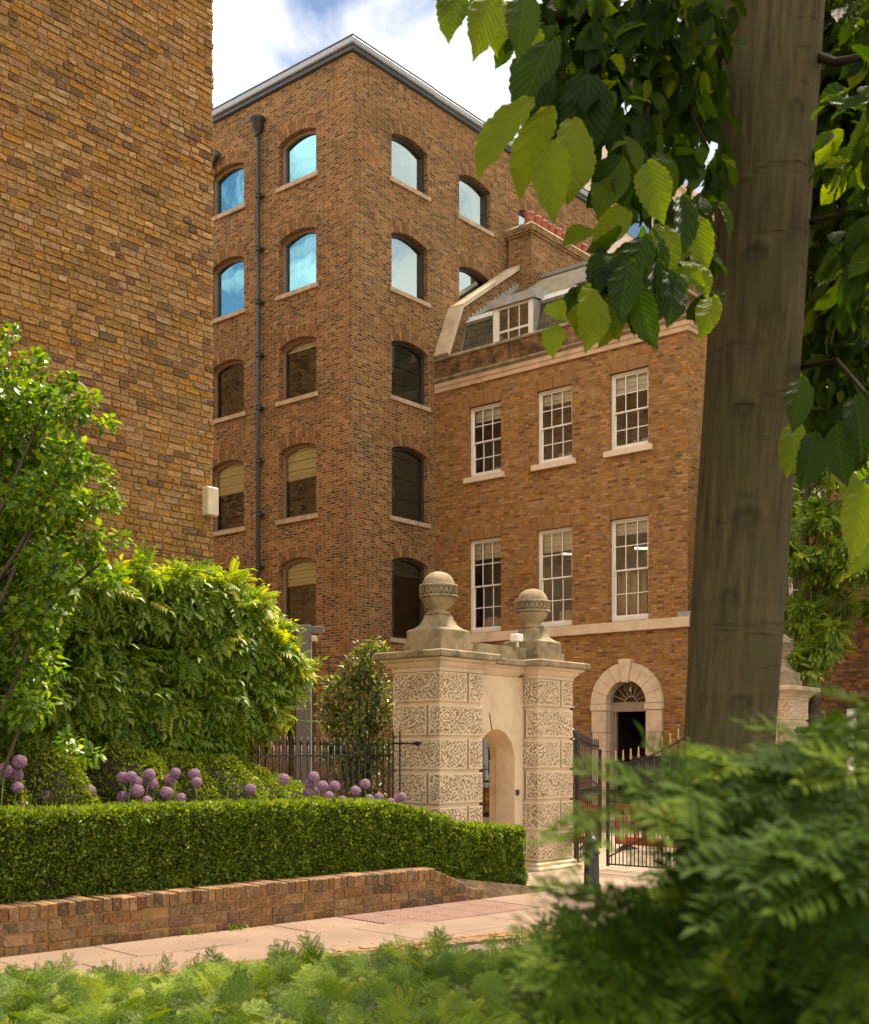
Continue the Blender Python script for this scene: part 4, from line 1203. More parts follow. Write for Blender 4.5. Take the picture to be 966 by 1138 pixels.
for r_ in (1, 2):
    n0, n1 = ((-1.0, -1.7), (-1.71, -2.6))[r_ - 1]
    for k in range(4):
        a2, b2 = 4.06 + k * .93 - .2 * r_ + (.0 if r_ == 1 else 0.1), 4.05 + (k + 1) * .93 - .2 * r_ + (.0 if r_ == 1 else .1)
        m.loft([[sn(s, n, z) for s, n in ((a2, n1), (b2, n1), (b2, n0), (a2, n0))] for z in (.001, .029)])
for k in range(3):
    m.loft([[sn(s, n, z) for s, n in ((5.75 + k * .8, -.99), (6.54 + k * .8, -.99), (6.54 + k * .8, -.03), (5.75 + k * .8, -.03))] for z in (.001, .03)])
o = m.build('path', slab, None, (0, 10, 0), False); tag(o, kind='structure', label='pinkish paving slab path along the planter wall')
m = MB()   # mortar bed under the slabs
m.add([sn(-4, 0, .012), sn(-4, -2.6, .012), sn(8.2, -2.6, .012), sn(8.2, 0, .012)], [(0, 1, 2, 3)])
o = m.build('path_bed', M['soil'], None, (0, 10, 0), False); tag(o, kind='structure')
# ribbed red paving
m = MB()
for i in range(5):
    for j in range(3):
        a, b, n0, n1 = 3.63 + i * .42, 3.63 + i * .42 + .41, -.03 - j * .32, -.03 - j * .32 - .31
        m.loft([[sn(s, n, z) for s, n in ((a, n1), (b, n1), (b, n0), (a, n0))] for z in (.005, .03)])
        for k in range(5):
            nn = n1 + .04 + k * .058
            m.loft([[sn(s, n, z) for s, n in ((a + .02 + e, nn - .012 + e), (b - .02 - e, nn - .012 + e), (b - .02 - e, nn + .012 - e), (a + .02 + e, nn + .012 - e))] for z, e in ((.0301, 0), (.035, .004))])
o = m.build('tactile_paving', simple('red_paver', (.19, .10, .078), .85, var=.12, scale=4, dirt=(.20, .13, .10), bump=.001), None, (0, 10, 0), False); tag(o, kind='structure', label='dull red ribbed paving slabs at the end of the path')
# brick edging on the near side
def world_bricks(name, mat, items, T=None, origin=(0, 0, 0), bev=.005, jit=.004, seed=1):
    """items: (centre xyz, axis-x unit, axis-y unit, half sizes)"""
    r = np.random.default_rng(seed); V, Fq = [], []
    corners = np.array([(-1, -1), (1, -1), (1, 1), (-1, 1)], float)
    for i, (c, ax, ay, h) in enumerate(items):
        c = np.array(c); ax = np.array(ax); ay = np.array(ay); az = np.cross(ax, ay)
        ax2 = ax + r.normal(0, .012, 3); ay2 = ay + r.normal(0, .012, 3); c = c + r.normal(0, jit, 3)
        L = []
        for z, ins in ((-1, bev), (-1 + bev / h[2], 0), (1 - bev / h[2], 0), (1, bev)):
            for a, b in corners:
                L.append(c + ax2 * a * (h[0] - ins) + ay2 * b * (h[1] - ins) + az * z * h[2] + r.normal(0, .0018, 3))
        b0 = i * 16
        V += L
        for k in range(3):
            for j in range(4): Fq.append((b0 + k * 4 + j, b0 + k * 4 + (j + 1) % 4, b0 + k * 4 + 4 + (j + 1) % 4, b0 + k * 4 + 4 + j))
        Fq.append((b0 + 12, b0 + 13, b0 + 14, b0 + 15)); Fq.append((b0 + 3, b0 + 2, b0 + 1, b0))
    return np_mesh(name, np.array(V), np.array(Fq), mat, T, origin, False, smooth=False)


E0, E1 = np.array([-3.9, 7.95]), np.array([1.1, 11.5])
ed = (E1 - E0) / np.linalg.norm(E1 - E0); en = np.array([-ed[1], ed[0]]); L_ = np.linalg.norm(E1 - E0)
it = []
for row in range(3):
    s = -1.0 + row * .1
    while s < L_ + .3:
        p = E0 + ed * s - en * (row * .105)
        it.append(((p[0], p[1], .03 + .008 * math.sin(s * 5 + row)), (ed[0], ed[1], 0), (en[0], en[1], 0), (.105, .048, .025))); s += .222
o = world_bricks('path_edging', M['bricks_planter'], it, seed=4); tag(o, kind='structure', label='worn brick edging along the near side of the path')
# grass verge strip and soil
gv = NT('verge'); co = gv.n('ShaderNodeTexCoord').outputs['Object']
c = gv.mix(gv.rmap(gv.noise(co, 3, 5), .4, .6), (.10, .12, .03), (.16, .12, .06))
M['verge'] = gv.fin(gv.bsdf(c, .95, gv.bump(gv.noise(co, 50, 5), .03)))
m = MB(); P_ = lambda s, n, z: (*(E0 + ed * s + en * n), z)
m.add([P_(-3, -.26, .02), P_(9, -.26, .02), P_(9, -9, .02), P_(-3, -9, .02)], [(3, 2, 1, 0)])
o = m.build('verge', M['verge'], None, (0, 6, 0), False); tag(o, kind='structure')

# ---------------------------------------------------------------- planter wall
PL = thing('planter_wall', (-3.66, 10.0, 0), False, 'low brick planter wall with brick on edge coping, ramping down at its right end', 'wall')
it, cp = [], []
zt = lambda s: .315 if s < 5.0 else max(.02, .315 - (s - 5.0) * .42)
ax, ay = (U0[0], U0[1], 0), (N0[0], N0[1], 0)
for row in range(3):
    s = -2.6 + (row % 2) * .13; k = row
    while s < 5.75:
        l = (.265 if k % 2 == 0 else .13)
        zc = .052 + row * .103
        if zc + .03 < zt(s + l / 2): it.append((sn(s + l / 2, .055, zc), ax, ay, ((l - .012) / 2, .055, .045)))
        s += l; k += 1
s = -2.6
while s < 5.80:
    w = random.uniform(.078, .094); z = zt(s + w / 2)
    sl = 0 if s < 5.0 else -.39
    a_ = Vector((U0[0], U0[1], sl)).normalized()
    cp.append((sn(s + w / 2, .165, z + .062), tuple(a_), ay, ((w - .010) / 2, .17, .062))); s += w * (1 if s < 5 else .93)
world_bricks('brick_course', M['bricks_planter'], it, PL, seed=2)
world_bricks('brick_coping', M['bricks_planter'], cp, PL, seed=3, bev=.007)
m = MB()
st = [-2.6, 5.0, 5.72]
m.loft([[sn(s, .012, 0), sn(s, .32, 0), sn(s, .32, zt(s) + .10), sn(s, .012, zt(s) + .10)] for s in st]); m.build('mortar_core', M['mortar'], PL)
m = MB(); m.loft([[sn(s, n, z) for n, z in ((.3, 0), (2.9, 0), (2.9, .38), (.3, .38))] for s in (-3.5, 4.8)])
m.add([sn(4.8, .3, .38), sn(4.8, 2.9, .38), sn(7.3, 2.9, .02), sn(7.3, .0, .02), sn(5.8, .0, .02)], [(4, 3, 2, 1, 0)])
o = m.build('flower_bed', M['soil'], None, (0, 10, 0), False); tag(o, kind='structure', label='soil of the raised flower bed')

# ================================================================ FOLIAGE
def tmpl_small(w=.5, fold=.12, curl=.1):
    V = np.array([(0, 0, 0), (-w / 2, .42, fold), (0, .45, 0), (w / 2, .42, fold), (0, 1, -curl)], float)
    Fq = np.array([(0, 2, 1), (0, 3, 2), (1, 2, 4), (2, 3, 4)])
    return V, Fq


def tmpl_ovate(w=.5, fold=.10, curl=.18, nseg=5):
    V, Fq = [], []
    for i in range(nseg + 1):
        t = i / nseg; hw = w / 2 * (math.sin(math.pi * min(1, t ** .8)) ** .8 if 0 < t < 1 else 0)
        z = -curl * t * t
        V += [(-hw, t, z + fold * hw * 2), (0, t, z), (hw, t, z + fold * hw * 2)]
    for i in range(nseg):
        a = i * 3
        for k in (0, 1): Fq += [(a + k, a + k + 1, a + k + 4), (a + k, a + k + 4, a + k + 3)]
    return np.array(V, float), np.array(Fq)


def tmpl_big(w=.52, seed=0):
    """serrated, veined, pleated leaf; rows along the midrib; returns uv too"""
    r = random.Random(seed); n, mcol = 22, 6
    V, UV, Fq = [], [], []
    wav = r.uniform(.6, 1.3); ph = r.uniform(0, 6)
    for i in range(n + 1):
        t = i / n
        hw = w / 2 * (math.sin(math.pi * t ** .85) ** .75) if 0 < t < 1 else 0
        if t > .82: hw *= 1 - .35 * (t - .82) / .18
        for j in range(mcol + 1):
            x = (j / mcol * 2 - 1)
            edge = (1 + (.07 if i % 2 else -.03)) if abs(x) == 1 else 1
            z = -.22 * t * t + abs(x) * hw * .30 + .018 * math.sin(t * 30 - abs(x) * 6) * abs(x) + .05 * math.sin(t * 5 * wav + ph) * x
            V.append((x * hw * edge, t + .05 * abs(x) * math.sin(math.pi * t), z)); UV.append((x * .5 * hw / (w / 2) + .5, t))
    c = mcol + 1
    for i in range(n):
        for j in range(mcol):
            a = i * c + j; Fq += [(a, a + 1, a + c + 1), (a, a + c + 1, a + c)]
    return np.array(V, float), np.array(Fq), np.array(UV)


def tmpl_pinnate(npair=6, lw=.16, ll=.42, droop=.35):
    """compound leaf: midrib with paired leaflets and a terminal one"""
    V, Fq = [], []
    sv, sf = tmpl_small(lw / ll, .10, .22)
    def add(base, dr, ln, up):
        x = np.cross(dr, up); x /= np.linalg.norm(x); z = np.cross(x, dr)
        b = len(V)
        for q in sv: V.append(np.array(base) + (x * q[0] + dr * q[1] + z * q[2]) * ln)
        for f in sf: Fq.append(tuple(b + f))
    pt = lambda t: np.array((0, t, -droop * t * t))
    for i in range(npair):
        t = .14 + .80 * i / npair
        for s in (-1, 1):
            d = np.array((s * .86, .5, -.25)); d /= np.linalg.norm(d)
            add(pt(t), d, ll * (1 - .35 * abs(t - .45)), np.array((0, .2, 1.)))
    d = np.array((0, .85, -.5)); d /= np.linalg.norm(d); add(pt(.95), d, ll, np.array((0, .3, 1.)))
    # midrib
    for i in range(3):
        a, c = pt(i / 3), pt((i + 1) / 3); b = len(V)
        V += [a + (-.008, 0, 0), a + (.008, 0, 0), c + (.008, 0, 0), c + (-.008, 0, 0)]; Fq += [(b, b + 1, b + 2), (b, b + 2, b + 3)]
    return np.array(V), np.array(Fq)


def tmpl_yew(nside=6, nn=9, nl=.16, flat=.5, seed=0, nw=.018):
    """flat spray: a twig, side shoots, needles in two ranks"""
    r = random.Random(seed); V, Fq = [], []
    def needle(base, d, ln, w):
        up = np.array((0, 0, 1.)); x = np.cross(d, up); x /= (np.linalg.norm(x) + 1e-9)
        b = len(V); mid = base + d * ln * .55 + np.array((0, 0, .02 * ln))
        V.extend([base, mid - x * w, mid + x * w, base + d * ln - np.array((0, 0, .12 * ln))]); Fq.extend([(b, b + 2, b + 1), (b + 1, b + 2, b + 3)])
    def shoot(base, d, ln, n, droop):
        x = np.cross(d, (0, 0, 1.)); x /= np.linalg.norm(x)
        P = lambda t: base + d * ln * t + np.array((0, 0, -droop * ln * t * t))
        for i in range(n):
            t = (i + .5) / n; l = nl * (1.05 - .55 * t) * r.uniform(.85, 1.15)
            for s in (-1, 1):
                e = d * .55 + x * s * .85 + np.array((0, 0, r.uniform(.0, .35))); e /= np.linalg.norm(e); needle(P(t), e, l, nw)
        needle(P(.97), d, nl * .7, nw)
        w = .007
        for i in range(3):
            a, c = P(i / 3), P((i + 1) / 3); b = len(V)
            V.extend([a - x * w, a + x * w, c + x * w, c - x * w]); Fq.extend([(b, b + 1, b + 2), (b, b + 2, b + 3)])
    y = np.array((0, 1., 0)); shoot(np.zeros(3), y, 1.0, int(nn * 1.8), .25)
    for i in range(nside):
        t = .10 + .75 * i / nside; s = 1 if i % 2 else -1
        d = np.array((s * .75, .66, r.uniform(0, .2))); d /= np.linalg.norm(d)
        shoot(np.array((0, t, -.25 * t * t)), d, .55 * (1 - .5 * t) * r.uniform(.8, 1.1), nn, .3)
    return np.array(V), np.array(Fq)


def norm(a): return a / (np.linalg.norm(a, axis=-1, keepdims=True) + 1e-9)


def scatter(name, tmpls, pos, axis, nrm, size, mat, parent=None, origin=(0, 0, 0), rv=None, smooth=True, r=None):
    """place leaf templates: Y axis -> axis, Z -> nrm. One mesh"""
    r = r or rng
    n = len(pos); axis = norm(axis); x = norm(np.cross(axis, nrm)); z = np.cross(x, axis)
    if not isinstance(tmpls, list): tmpls = [tmpls]
    which = r.integers(0, len(tmpls), n); Vs, Fs, Rs, Us, b = [], [], [], [], 0
    rv = r.random(n) if rv is None else rv
    for k, tm in enumerate(tmpls):
        id_ = np.where(which == k)[0]
        if not len(id_): continue
        V, Fq = tm[0], tm[1]; sz = size[id_][:, None, None]
        P = (x[id_][:, None, :] * V[None, :, 0:1] + axis[id_][:, None, :] * V[None, :, 1:2] + z[id_][:, None, :] * V[None, :, 2:3]) * sz + pos[id_][:, None, :]
        Fk = Fq[None] + (np.arange(len(id_)) * len(V))[:, None, None] + b
        Vs.append(P.reshape(-1, 3)); Fs.append(Fk.reshape(-1, 3)); Rs.append(np.repeat(rv[id_], len(V))); b += len(id_) * len(V)
        if len(tm) > 2: Us.append(np.tile(tm[2], (len(id_), 1)))
    return np_mesh(name, np.concatenate(Vs), np.concatenate(Fs), mat, parent, origin, False, rnd=np.concatenate(Rs), uv=np.concatenate(Us) if Us else None, smooth=smooth)


def lump(P, f, seed=0):
    """smooth pseudo noise, roughly -1..1"""
    r = np.random.default_rng(seed); v = 0
    for k in range(7):
        d = r.normal(0, 1, 3); d /= np.linalg.norm(d); v = v + np.sin(P @ d * f * (1 + k * .35) + r.uniform(0, 6.28)) / (1 + .25 * k)
    return v / 3.0


GRN_BOX = [(0, (.040, .068, .008)), (.4, (.10, .155, .012)), (.75, (.19, .25, .018)), (.93, (.28, .33, .03)), (1, (.26, .17, .05))]
M['leaf_box'] = leaf_mat('box_leaf', GRN_BOX, .25, rough=.4)
M['leaf_box2'] = leaf_mat('mound_leaf', [(0, (0.071, 0.106, 0.011)), (.4, (0.165, 0.213, 0.017)), (.8, (0.282, 0.314, 0.028)), (1, (0.376, 0.381, 0.045))], .25, rough=.4)
M['twig'] = simple('twig_shade', (.035, .03, .015), .9, var=.4)  # solid cores: inner twigs, with the shade between leaves put into the colour
M['leaf_wist'] = leaf_mat('wisteria_leaf', [(0, (0.066, 0.117, 0.013)), (.45, (0.138, 0.208, 0.021)), (.8, (0.233, 0.299, 0.029)), (1, (0.466, 0.416, 0.058))], .35, rough=.42)
M['leaf_tree'] = leaf_mat('hornbeam_leaf', [(0, (0.046, 0.091, 0.013)), (.5, (0.100, 0.175, 0.020)), (.85, (0.185, 0.266, 0.025)), (1, (0.308, 0.364, 0.042))], .35, rough=.35)
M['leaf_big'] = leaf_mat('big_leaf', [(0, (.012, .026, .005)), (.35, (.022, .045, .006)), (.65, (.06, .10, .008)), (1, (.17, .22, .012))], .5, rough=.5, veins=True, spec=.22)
M['leaf_shrub'] = leaf_mat('shrub_leaf', [(0, (.03, .05, .012)), (.5, (.06, .085, .02)), (.85, (.14, .17, .04)), (1, (.33, .34, .09))], .3, rough=.35, spec=.6)
M['leaf_yew'] = leaf_mat('yew_needle', [(0, (.04, .075, .008)), (.5, (.11, .175, .014)), (.85, (.22, .29, .022)), (1, (.32, .36, .04))], .22, rough=.5)
M['leaf_yew2'] = leaf_mat('conifer_needle', [(0, (.015, .030, .005)), (.5, (.045, .085, .009)), (.85, (.11, .165, .015)), (1, (.18, .24, .02))], .3, rough=.65, spec=.1)
M['leaf_climb'] = leaf_mat('climber_leaf', [(0, (0.046, 0.100, 0.015)), (.5, (0.112, 0.188, 0.022)), (.85, (0.210, 0.275, 0.031)), (1, (0.368, 0.375, 0.050))], .3, rough=.5)


def shell_leaves(name, P, Nn, tm, size, depth, mat, parent, density_up=.35, spread=.8, rvb=0.0, r=None):
    r = r or rng
    n = len(P)
    d = np.abs(r.normal(0, depth, n))[:, None]
    pos = P - Nn * d
    axis = norm(Nn * .9 + r.normal(0, spread, (n, 3)) + np.array((0, 0, density_up)))
    nr = norm(r.normal(0, .6, (n, 3)) + Nn * .5 + np.array((0, 0, .8)))
    rv = np.clip(r.beta(2, 2.6, n) + rvb, 0, 1); rv[r.random(n) < .004] = 1
    return scatter(name, tm, pos, axis, nr, size * r.uniform(.7, 1.3, n), mat, parent, rv=rv)


# ---- clipped front hedge
def hedge_top(s): return np.interp(s, [-3, 3.6, 4.6, 5.2, 5.75, 6.3, 6.95], [1.235, 1.20, 1.18, 1.06, .90, .83, .80])


HG = thing('box_hedge', (-1.0, 12.5, .3), False, 'long clipped box hedge on the planter wall, stepping down at its right end', 'hedge')
n = 84000; r0 = np.random.default_rng(21)
hs0, hs1, hn0, hn1 = -3.0, 6.9, .30, .86
k1 = int(n * .62); k2 = int(n * .30); k3 = n - k1 - k2
zb = lambda s: np.interp(s, [-3, 5, 5.8, 7], [.42, .42, .10, .04])
s = r0.uniform(hs0, hs1, k1); zz = zb(s) + (hedge_top(s) - zb(s)) * r0.random(k1)
Pf = np.stack([s, np.full(k1, hn0), zz], 1); Nf = np.tile((0, -1., 0), (k1, 1))
s = r0.uniform(hs0, hs1, k2); Pt = np.stack([s, r0.uniform(hn0, hn1, k2), hedge_top(s)], 1); Nt = np.tile((0, 0, 1.), (k2, 1))
nn = r0.uniform(hn0, hn1, k3); Pe = np.stack([np.full(k3, hs1), nn, .06 + .74 * r0.random(k3)], 1); Ne = np.tile((1., 0, 0), (k3, 1))
P = np.concatenate([Pf, Pt, Pe]); Nn = np.concatenate([Nf, Nt, Ne])
# rounded edges and clipped-but-lumpy surface
dt = hedge_top(P[:, 0]) - P[:, 2]
P[:, 1] += np.where((Nn[:, 1] < 0) & (dt < .08), (.08 - dt) * .6, 0)
P = P + Nn * (lump(P, 5.0, 3) * .025 + lump(P, 15, 4) * .034 + lump(P, 34, 14) * .024)[:, None]
Nn = norm(Nn + np.stack([lump(P, 12, 5), lump(P, 12, 6), lump(P, 12, 7)], 1) * .5)
def to_world(P, N=None):
    W_ = np.stack([A0[0] + U0[0] * P[:, 0] + N0[0] * P[:, 1], A0[1] + U0[1] * P[:, 0] + N0[1] * P[:, 1], P[:, 2]], 1)
    if N is None: return W_
    return W_, np.stack([U0[0] * N[:, 0] + N0[0] * N[:, 1], U0[1] * N[:, 0] + N0[1] * N[:, 1], N[:, 2]], 1)
Wp, Wn = to_world(P, Nn)
shell_leaves('leaves', Wp, Wn, tmpl_small(.55), .040, .024, M['leaf_box'], HG, r=r0)
k = 3800; s_ = r0.uniform(hs0, hs1, k); fr = r0.random(k) < .7
pp_ = np.stack([s_, np.where(fr, r0.uniform(hn0, hn1, k), hn0 - .01), np.where(fr, hedge_top(s_) + .005, hedge_top(s_) - r0.random(k) ** 1.5 * .5)], 1); pw_, _ = to_world(pp_, np.zeros_like(pp_))
scatter('bright_shoots', tmpl_small(.42), pw_, norm(r0.normal(0, .35, (k, 3)) + np.where(fr[:, None], np.array((0, 0, 1.)), np.array((.3, -.7, .6)))), norm(r0.normal(0, 1, (k, 3))), .045 * r0.uniform(.6, 1.5, k), M['leaf_box'], HG, rv=r0.uniform(.6, .95, k), r=r0)  # stray shoots toned bright so the hedge top reads as lit
m = MB(); m.loft([[sn(s, a, z) for a, z in ((hn0 + .06, zb(s) - .05), (hn1 - .06, zb(s) - .05), (hn1 - .06, hedge_top(s) - .07), (hn0 + .07, hedge_top(s) - .07))] for s in (-2.98, 3.6, 4.6, 5.2, 5.75, 6.3, 6.83)])
m.build('shade_core', M['twig'], HG)


# ---- rounded mounds behind the flowers
def mound(label, blobs, n, seed, tm=None, size=.034, mat='leaf_box2', name='clipped_shrub', rmat='twig', low=.38):
    r = np.random.default_rng(seed)
    cx = np.mean([b[0] for b in blobs]); cy = np.mean([b[1] for b in blobs])
    T = thing(name, (cx, cy, low), False, label, 'shrub')
    area = np.array([b[3] * b[4] + b[3] * b[5] for b in blobs]); cnt = (n * area / area.sum()).astype(int)
    P, Nn = [], []
    m = MB()
    for b, c in zip(blobs, cnt):
        d = norm(r.normal(0, 1, (c, 3))); d[:, 2] = np.abs(d[:, 2]) * 1.0 - .25 * r.random(c)
        d = norm(d); rad = np.array(b[3:6]); q = np.array(b[:3]) + d * rad * (1 + .05 * lump(d * 3 + np.array(b[:3]), 2.2, seed + 1)[:, None] + .03 * lump(d * 3, 7, seed + 2)[:, None])
        P.append(q); Nn.append(norm(d / rad))
        m.loft([[(b[0] + b[3] * .86 * math.cos(a) * math.cos(e), b[1] + b[4] * .86 * math.sin(a) * math.cos(e), b[2] + b[5] * .86 * math.sin(e)) for a in [2 * math.pi * k / 16 for k in range(16)]] for e in [R(x) for x in (-60, -30, 0, 25, 50, 70, 86)]], smooth=True)
    P, Nn = np.concatenate(P), np.concatenate(Nn)
    keep = np.ones(len(P), bool)
    for b in blobs:
        q = (P - np.array(b[:3])) / np.array(b[3:6]); keep &= (np.sum(q * q, 1) > .80)
    keep &= P[:, 2] > low
    shell_leaves('leaves', P[keep], Nn[keep], tm or tmpl_small(.5), size * 1.25, .03, M[mat], T, density_up=.5, spread=.75, r=r)
    m.build('shade_core', M[rmat], T)
    return T


def bl(s, n_, zc, a, b, h): x, y, z = sn(s, n_, zc); return (x, y, z, a, b, h)
mound('large rounded box shrub behind the alliums at the left', [bl(-1.6, 1.42, .9, .95, .34, 1.0), bl(-.5, 1.42, .9, .95, .34, 1.0), bl(.75, 1.45, .90, .9, .36, 1.0), bl(.15, 1.48, .88, .8, .34, 1.0), bl(-1.0, 1.46, .9, .8, .34, 1.0), bl(-2.8, 1.42, .9, .9, .34, .98)], 60000, 31)
mound('rounded box shrub behind the alliums, below the wisteria and left of the railing', [bl(1.85, 1.55, .88, .8, .42, .98), bl(2.4, 1.6, .85, .8, .42, .95), bl(2.9, 1.6, .84, .9, .42, .92), bl(3.4, 1.6, .74, .8, .42, .90), bl(3.85, 1.6, .65, .8, .42, .86)], 40000, 32)

# ---- alliums
AL = [(4.5, 855.7, 17), (21.6, 846.8, 17), (16.6, 861.8, 19), (19, 875, 14), (23.7, 894.8, 14), (51.5, 885, 15.5), (98.4, 879, 16), (103, 893, 14), (136, 864, 14), (145.6, 863, 13), (151, 869, 14),
      (136.4, 885.5, 14.5), (152, 879, 16), (166, 860.5, 14), (168, 871, 15), (162.5, 890, 13), (194.7, 858.6, 12), (188.7, 866.5, 14), (185, 881, 15), (201, 887.4, 13.5), (215.8, 860.5, 14), (218.7, 869, 12), (188, 894.8, 9),
      (277.5, 877, 14), (315, 866, 13.5), (348, 863.4, 13.5), (344.7, 871.8, 13), (358, 873.4, 13), (342.4, 881.6, 13), (349.5, 880, 12), (365, 884.7, 12), (371.4, 873.7, 13), (380, 888.7, 10.5), (394.6, 878.7, 12),
      (405.4, 871, 12), (405, 890.3, 9), (410, 887, 10), (420.7, 885.8, 11), (442.6, 888.7, 12), (446.3, 885.5, 11), (434, 891.3, 10), (350, 892, 8)]


def allium_mat():
    t = NT('allium_floret'); a = t.n('ShaderNodeAttribute'); a.attribute_name = 'rnd'
    c = t.ramp(a.outputs['Fac'], [(0, (.22, .10, .20)), (.5, (.36, .19, .32)), (1, (.50, .31, .44))])
    d = t.bsdf(c, .6); tr = t.n('ShaderNodeBsdfTranslucent'); t.put(tr.inputs[0], c)
    mx = t.n('ShaderNodeMixShader'); mx.inputs[0].default_value = .25; t.put(mx.inputs[1], d); t.put(mx.inputs[2], tr.outputs[0]); return t.fin(mx.outputs[0])


M['allium'] = allium_mat(); M['stem'] = simple('green_stem', (.13, .20, .04), .5, var=.15)
ra = np.random.default_rng(5); nf = 230
i_ = np.arange(nf) + .5; ph = np.arccos(1 - 2 * i_ / nf); th = math.pi * (1 + 5 ** .5) * i_
dirs = np.stack([np.cos(th) * np.sin(ph), np.sin(th) * np.sin(ph), np.cos(ph)], 1)
sv, sf = [], []
for k in range(6):   # six petals of one floret
    a = 2 * math.pi * k / 6; b = len(sv)
    c_, s_ = math.cos(a), math.sin(a)
    sv += [(0, 0, 0), (.42 * c_ - .14 * s_, .42 * s_ + .14 * c_, .28), (.42 * c_ + .14 * s_, .42 * s_ - .14 * c_, .28), (1 * c_, 1 * s_, .35)]; sf += [(b, b + 2, b + 1), (b + 1, b + 2, b + 3)]
b = len(sv); sv += [(-.05, 0, 0), (.05, 0, 0), (0, 0, -3.6)]; sf += [(b, b + 1, b + 2)]
sv = np.array(sv)[:, [0, 2, 1]] * np.array((1, 1, -1)); sf = np.array(sf)
allium0 = None
def head_mesh(T):
    rr_ = .5 * (.82 + .16 * ra.random(nf))
    return scatter('flower_head', (sv, sf), dirs * rr_[:, None], dirs, norm(ra.normal(0, 1, (nf, 3))), np.full(nf, .115), M['allium'], T, rv=np.clip(ra.normal(.55, .2, nf), 0, 1), r=ra)
def mk_allium(label):
    T = thing('allium', (0, 0, 0), False, label, 'flower', 'purple alliums in the flower bed')
    h = head_mesh(T)
    m = MB(); m.lathe((0, 0, 0), [(.01, -.30), (.2, -.24), (.30, -.1), (.32, .05), (.24, .2), (.1, .3), (.01, .32)], 10); m.build('seed_core', simple('allium_core', (.17, .09, .15), .8), h)
    m = MB(); m.tube([(0, 0, -.3), (.02, .0, -2.0), (.1, 0, -6.0)], [.05, .055, .06], 7); m.build('stem', M['stem'], T)
    return T
def copy_thing(T):
    c = T.copy(); COL.objects.link(c)
    for ch in T.children:
        k = ch.copy(); COL.objects.link(k); k.parent = c
        for g in ch.children:
            q = g.copy(); COL.objects.link(q); q.parent = k
    return c
AT = [mk_allium('purple allium head'), mk_allium('purple allium head'), mk_allium('purple allium head')]
used = [False] * 3
order = sorted(range(len(AL)), key=lambda i: AL[i][0])
ordn = ['first', 'second', 'third', 'fourth', 'fifth', 'sixth', 'seventh', 'eighth', 'ninth', 'tenth']
def allium_label(i):
    x, y, d = AL[i]
    zone = [j for j in range(len(AL)) if (AL[j][0] < 60) == (x < 60) and (60 <= AL[j][0] < 125) == (60 <= x < 125) and (125 <= AL[j][0] < 174) == (125 <= x < 174) and (174 <= AL[j][0] < 240) == (174 <= x < 240) and (240 <= AL[j][0] < 330) == (240 <= x < 330) and (330 <= AL[j][0] < 390) == (330 <= x < 390) and (AL[j][0] >= 390) == (x >= 390)]
    zn = 'at the far left of the bed' if x < 60 else 'of the low pair right of the leftmost clump' if x < 125 else 'of the left middle clump' if x < 174 else 'of the clump in front of the gap between shrubs' if x < 240 else 'of the lone pair at mid bed' if x < 330 else 'of the dense clump under the railing' if x < 390 else 'of the group nearest the stone gateway'
    zone.sort(key=lambda j: AL[j][0]); k = zone.index(i)
    o = ordn[k] if k < 10 else 'last'
    return f'purple allium ball, {o} from left {zn}'
for i, (px, py, dpx) in enumerate(AL):
    # where this pixel column meets the flower row behind the hedge
    nrow = .98 + .06 * ((i * 7) % 3 - 1)
    t = (px - CX) / F; base = A0 + N0 * nrow
    s = (t * base[1] - base[0]) / (U0[0] - t * U0[1]); w = base + U0 * s
    Y = w[1]; z = EYE + (YH - py) / F * Y; dia = dpx / F * Y * 1.0
    k = i % 3
    T = AT[k] if not used[k] else copy_thing(AT[k]); used[k] = True
    T.location = (w[0], w[1], z); T.scale = (dia, dia, dia * .93); T.rotation_euler = (R(random.uniform(-9, 9)), R(random.uniform(-9, 9)), random.uniform(0, 6))
    T['label'] = allium_label(i)
pt_ = thing('plant_label', (0, 0, 0), False, 'small cyan plant tag among the alliums nearest the gateway', 'tag')
m = MB(); m.bbox(-.035, .035, -.002, .002, .3, .4, .002); m.build('tag', M['cyan'], pt_)
m = MB(); m.box(-.006, .006, -.004, -.002, 0, .32); m.build('stake', M['stem'], pt_)
x, y, z = ray(419, 893, 14.0); pt_.location = (x, y, z - .35)


# ---- wisteria
def px_clusters(cl, plane_p=None, Y=None):
    out = []
    for c in cl:
        px, py, rp = c[:3]; t = (px - CX) / F
        yy = c[3] if len(c) > 3 else (plane_p / (.7660 * t - .6428) if plane_p is not None else Y)
        x, y, z = ray(px, py, yy); out.append((x, y, z, rp / F * yy))
    return out


def cluster_leaves(name, cl, per, tm, size, mat, parent, seed, droop=-.5, outw=.8, squash=.8, fill=.35, spread=.45, camside=0, rvb=0, smooth=True):
    r = np.random.default_rng(seed); P, D = [], []
    for (x, y, z, rad) in cl:
        c = int(per * (rad ** 2)); d = norm(r.normal(0, 1, (c, 3)))
        if camside: d[:, 1] -= camside * r.random(c); d = norm(d)
        rr_ = rad * (1 - fill * r.random(c) ** 1.5)
        P.append(np.array((x, y, z)) + d * rr_[:, None] * np.array((1, 1, squash))); D.append(d)
    P, D = np.concatenate(P), np.concatenate(D); n = len(P)
    ax = norm(D * outw + r.normal(0, spread, (n, 3)) + np.array((0, 0, droop)))
    nr = norm(np.array((0, 0, 1.)) + D * .7 + r.normal(0, .35, (n, 3)))
    return scatter(name, tm, P, ax, nr, size * r.uniform(.65, 1.25, n), M[mat], parent, rv=np.clip(r.beta(2, 2.4, n) + rvb, 0, 1), r=r, smooth=smooth)


